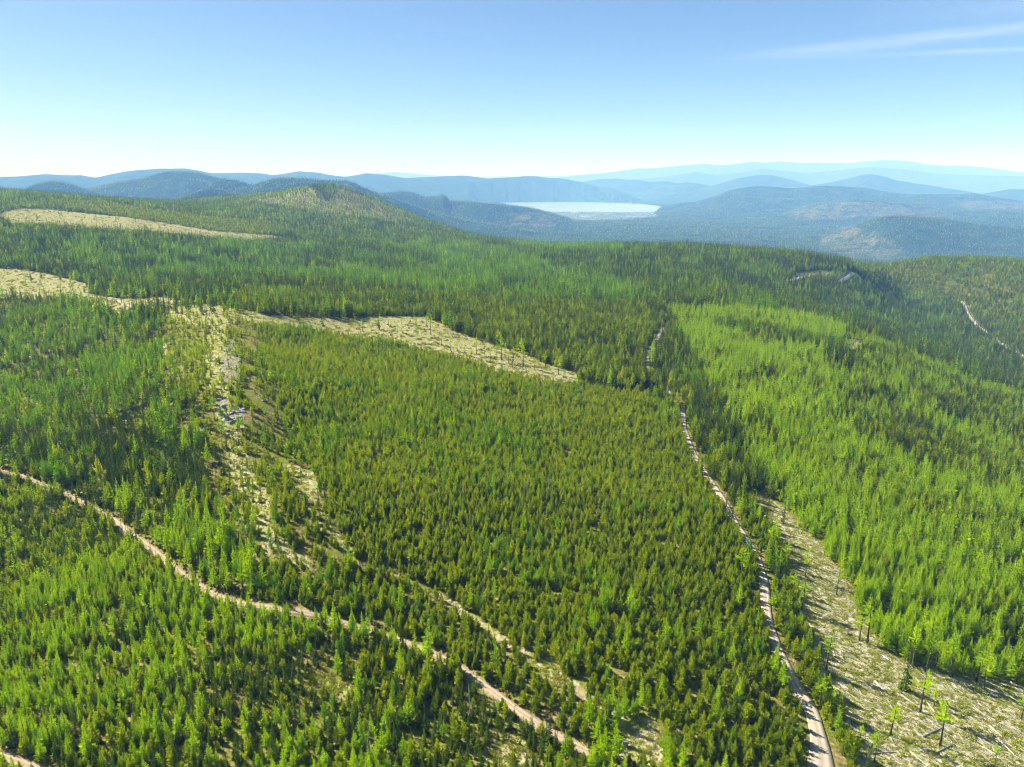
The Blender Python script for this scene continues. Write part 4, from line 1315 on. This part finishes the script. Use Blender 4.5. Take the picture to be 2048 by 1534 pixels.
FELL = math.radians(-42)                     # most stems were felled the same way
q = fill(OPEN['right'], 520, 5)
zq = height(q[:, 0], q[:, 1])
uq, vq, _ = project(q[:, 0], q[:, 1], zq)
q = q[(uq < 2075) & (vq < 1560)][:270]
for (x, y) in q:
    u1, v1, _ = project(np.array([x]), np.array([y]), height(np.array([x]), np.array([y])))
    far_end = v1[0] < 1200
    lab = 'thin pale log on the upper strip of the clearing beside the larch stand' if far_end else ('thin pale log on the wide lower clearing, left of the standing larches' if u1[0] < 1850 else 'thin pale log on the right of the wide lower clearing')
    L = min(12, max(2.2, random.lognormvariate(1.45, .5)))
    lay_log(x, y, FELL + random.gauss(0, .16) + (math.pi if random.random() < .5 else 0), L, random.uniform(.05, .11), LOG_SHAPES, lab, 'small logs ' + lab.split(' on ')[1].split(',')[0])

def sticks_shape(seed):
    R = random.Random(seed)
    V, F = [], []
    for k in range(9):
        L = R.uniform(.4, 1.9)
        a = R.gauss(-.73, .5)
        x, y = R.uniform(-1.3, 1.3), R.uniform(-1.3, 1.3)
        r = R.uniform(.02, .055)
        c, s = math.cos(a), math.sin(a)
        o = len(V)
        z = R.uniform(.02, .14)
        for e in (-.5, .5):
            for (p, h) in ((-1, 0), (1, 0), (0, 1.6)):
                V.append((x + c * L * e - s * r * p, y + s * L * e + c * r * p, z + r * h))
        F += [(o, o + 1, o + 4, o + 3), (o + 1, o + 2, o + 5, o + 4), (o + 2, o, o + 3, o + 5), (o, o + 2, o + 1), (o + 3, o + 4, o + 5)]
    return mesh_obj('sticks', V, F, [M_LOG, M_DARKLOG], mat_idx=[0 if (i // 5) % 3 else 1 for i in range(len(F))], link=False)

def tuft_shape(seed, mat, n=26, spread=.55, hgt=.45):
    R = np.random.default_rng(seed)
    V, F = [], []
    b = np.stack([R.normal(0, spread * .5, n), R.normal(0, spread * .5, n), np.abs(R.normal(0, .12, n)) * hgt], 1)
    d = np.stack([b[:, 0] * .8 + R.normal(0, .35, n), b[:, 1] * .8 + R.normal(0, .35, n), np.abs(R.normal(.7, .3, n))], 1)
    tufts(b, d, R.uniform(.4, 1.0, n) * hgt, R.uniform(.10, .22, n) * hgt * 1.3, V, F, R)
    return mesh_obj('tuft', np.concatenate(V), F, mat, link=False)

def bush_shape(seed, mat, n=150):
    R = np.random.default_rng(seed)
    V, F = [], []
    a = R.uniform(0, 6.283, n)
    el = np.arcsin(R.uniform(0.02, 1, n))
    r = R.uniform(.35, 1, n) * (.8 + .3 * np.sin(3 * a + seed))
    b = np.stack([np.cos(a) * np.cos(el) * r * .6, np.sin(a) * np.cos(el) * r * .6, np.sin(el) * r * .8], 1)
    d = b + R.normal(0, .25, (n, 3)) + np.array([0, 0, .25])
    tufts(b * .8, d, R.uniform(.2, .42, n), R.uniform(.05, .1, n), V, F, R)
    return mesh_obj('bush', np.concatenate(V), F, mat, link=False)

def strew(name, P, shapes, smin, smax, label, category):
    P = np.asarray(P)
    n = len(P)
    z = height(P[:, 0], P[:, 1])
    s = rng.uniform(smin, smax, n)
    scatter_obj(name, np.stack([P[:, 0], P[:, 1], z], 1), rng.integers(0, len(shapes), n),
                np.stack([np.zeros(n), np.zeros(n), (rng.normal(0, .25, n) if 'slash' in name else rng.uniform(0, 6.283, n))], 1), np.stack([s, s, s * rng.uniform(.7, 1.2, n)], 1), shapes, label, category)

pts = [fill(OPEN['right'], 5500, 11), fill(OPEN['middle'], 2600, 12), fill(OPEN['left'], 1800, 13), fill(PATCH[3], 60, 14), fill(OPEN['upper'], 1800, 15)]
strew('logging_slash', np.concatenate(pts), [sticks_shape(s) for s in range(6)], .3, .75, 'pale broken branches and slivers strewn over the cut clearings', 'slash')
pts = [fill(OPEN['right'], 5200, 21), fill(SPINE, 1500, 22), fill(OPEN['knoll'], 900, 23), fill(OPEN['middle'], 2500, 24)] + [fill(p, 160, 25 + i) for i, p in enumerate(PATCH[:7])]
strew('low_plants', np.concatenate(pts), [tuft_shape(s, M_HERB) for s in range(5)], .45, 1.2, 'low yellow green herbs and grass tufts over the open ground', 'plants')

pts = [fill(OPEN['upper'], 1500, 41), fill(OPEN['left'], 800, 42), fill(OPEN['middle'], 450, 43), fill(HILL, 1500, 44)]
strew('clearing_shrubs', np.concatenate(pts), [tuft_shape(60 + s, M_BRUSH, 34, .9, .8) for s in range(4)] + [bush_shape(30, M_TWIG, 60)], .8, 2.2, 'scrubby shrubs dotted over the far pale clearings', 'shrubs')

# forest floor growth under and between the young trees, and brush along the roads
X, Y = jgrid(1.9, 100, 330, math.radians(42))
Z = height(X, Y)
u, v, dep = project(X, Y, Z)
m = (u > -100) & (u < 2150) & (v < 1650) & (fbm(X / 8, Y / 8, 131, 3) > .47)
for nm, (P, wd) in ROADS.items():
    m &= dist_line(X, Y, P) > wd * .5 + .3
m &= ~in_poly(u, v, OPEN['right'])
strew('undergrowth', np.stack([X[m], Y[m]], 1), [tuft_shape(40 + s, M_BRUSH, 30, .8, .7) for s in range(5)], .45, 1.1, 'low tawny and green undergrowth between the nearer trees', 'undergrowth')

P, wd = ROADS['dirt_road']
Tn = np.gradient(P, axis=0)
Tn /= np.hypot(Tn[:, 0], Tn[:, 1])[:, None]
Nn = np.stack([Tn[:, 1], -Tn[:, 0]], 1)
i = rng.integers(0, len(P), 1500)
side = np.where(rng.random(1500) < .72, -1, 1)
off = wd * .5 + .5 + np.abs(rng.normal(0, 1.8, 1500))
q = P[i] + Nn[i] * (side * off)[:, None] + rng.normal(0, .5, (1500, 2))
strew('roadside_brush', q, [bush_shape(s, M_TWIG) for s in range(4)], .45, 1.0, 'grey brown bare brush lining the dirt road', 'brush')

# dark leafless thicket at the bend of the gravel road
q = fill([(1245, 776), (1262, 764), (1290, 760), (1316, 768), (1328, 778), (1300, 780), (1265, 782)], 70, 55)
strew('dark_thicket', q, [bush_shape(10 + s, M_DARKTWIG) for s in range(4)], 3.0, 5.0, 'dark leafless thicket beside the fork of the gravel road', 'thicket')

# ------------------------------------------------------------------ rocks of the spur, patches of old snow
def rock_mesh(seed):
    R = np.random.default_rng(seed)
    nu, nv = 12, 7
    V, F = [], []
    for j in range(nv + 1):
        for i in range(nu):
            th, ph = 2 * math.pi * i / nu, math.pi * (j / nv - .5)
            p = np.array([math.cos(th) * math.cos(ph), math.sin(th) * math.cos(ph), math.sin(ph)])
            for k in range(5):                 # planes that break the round shape
                d = np.random.default_rng(seed * 9 + k).normal(0, 1, 3)
                d /= np.linalg.norm(d)
                s = p @ d
                if s > .55:
                    p = p - d * (s - .55) * .9
            V.append(tuple(p + R.normal(0, .035, 3)))
    for j in range(nv):
        for i in range(nu):
            F.append((j * nu + i, j * nu + (i + 1) % nu, (j + 1) * nu + (i + 1) % nu, (j + 1) * nu + i))
    return mesh_obj('rock', V, F, M_ROCK, link=False)

ROCK_SHAPES = [rock_mesh(s) for s in range(5)]
for pi, (poly, n, lab) in enumerate([(ROCKY[0], 22, 'grey rock slab on the shaded upper outcrop of the spur'), (ROCKY[1], 22, 'pale grey rock slab on the lower outcrop of the spur'), (ROCKY[2], 7, 'grey rock below the lower outcrop among small pines'), (ROCKY[3], 5, 'grey rock near the crest of the knoll')]):
    for (x, y) in fill(poly, n, 300 + pi):
        o = random.choice(ROCK_SHAPES).copy()
        COL.objects.link(o)
        o.name = 'rock'
        s = random.uniform(.4, 1.5) * (1.25 if pi == 1 else 1)
        o.location = (x, y, float(height(np.array([x]), np.array([y]))[0]) + s * .02)
        o.rotation_euler = (random.gauss(0, .2), random.gauss(0, .2), random.uniform(0, 6.28))
        o.scale = (s * 1.5, s, s * random.uniform(.25, .55))
        tag(o, lab, 'rock', 'rocks: ' + lab)

def snow_shape(seed):
    R = np.random.default_rng(seed)
    n = 14
    a = np.linspace(0, 6.283, n, endpoint=False)
    r = R.uniform(.55, 1.0, n)
    V = [(0, 0, .28)] + [(math.cos(t) * q * .6, math.sin(t) * q * .6, .20 + R.uniform(-.04, .04)) for t, q in zip(a, r)] + [(math.cos(t) * q, math.sin(t) * q, -.15) for t, q in zip(a, r)]
    F = [(0, 1 + i, 1 + (i + 1) % n) for i in range(n)] + [(1 + i, 1 + n + i, 1 + n + (i + 1) % n, 1 + (i + 1) % n) for i in range(n)]
    return mesh_obj('snow_patch', V, F, M_SNOW, smooth_shade=True, link=False)
SNOW_SHAPES = [snow_shape(s) for s in range(5)]
o = SNOW_SHAPES[0].copy()
COL.objects.link(o)
x, y, z = hit(452, 839)
o.name = 'snow_patch'
o.location = (x, y, z + .1)
o.scale = (2.6, 1.5, 1.8)
tag(o, 'largest white snow patch, below the lower rock outcrop', 'snow patch')
q = fill([(-100, 660), (250, 640), (330, 700), (420, 880), (430, 1050), (330, 1100), (420, 1250), (380, 1500), (-100, 1520)], 420, 77)
q = np.concatenate([q, fill(OPEN['upper'], 60, 78), fill([(1000, 1150), (1300, 1200), (1400, 1400), (1200, 1350)], 14, 79)])
strew('snow_patches', q, SNOW_SHAPES, .25, .75, 'scattered small white remnants of snow under the left trees', 'snow')

# ------------------------------------------------------------------ haze
def build_haze():
    S = 63500.0
    v = [(x * S, y * S, z) for z in (LAKE_Z - 60, 1350.0) for x, y in ((-1, -1), (1, -1), (1, 1), (-1, 1))]
    f = [(0, 3, 2, 1), (4, 5, 6, 7), (0, 1, 5, 4), (1, 2, 6, 5), (2, 3, 7, 6), (3, 0, 4, 7)]
    m, n, l = new_mat('haze_air')
    out = N(n, 'ShaderNodeOutputMaterial')
    p = N(n, 'ShaderNodeVolumePrincipled')
    p.inputs['Color'].default_value = (*HAZE_COLOR, 1)
    p.inputs['Absorption Color'].default_value = (1, 1, 1, 1)
    p.inputs['Density'].default_value = HAZE_DENSITY
    p.inputs['Anisotropy'].default_value = -0.15
    l.new(p.outputs[0], out.inputs['Volume'])
    o = mesh_obj('haze', v, f, m)
    o['kind'] = 'stuff'
    return o
build_haze()
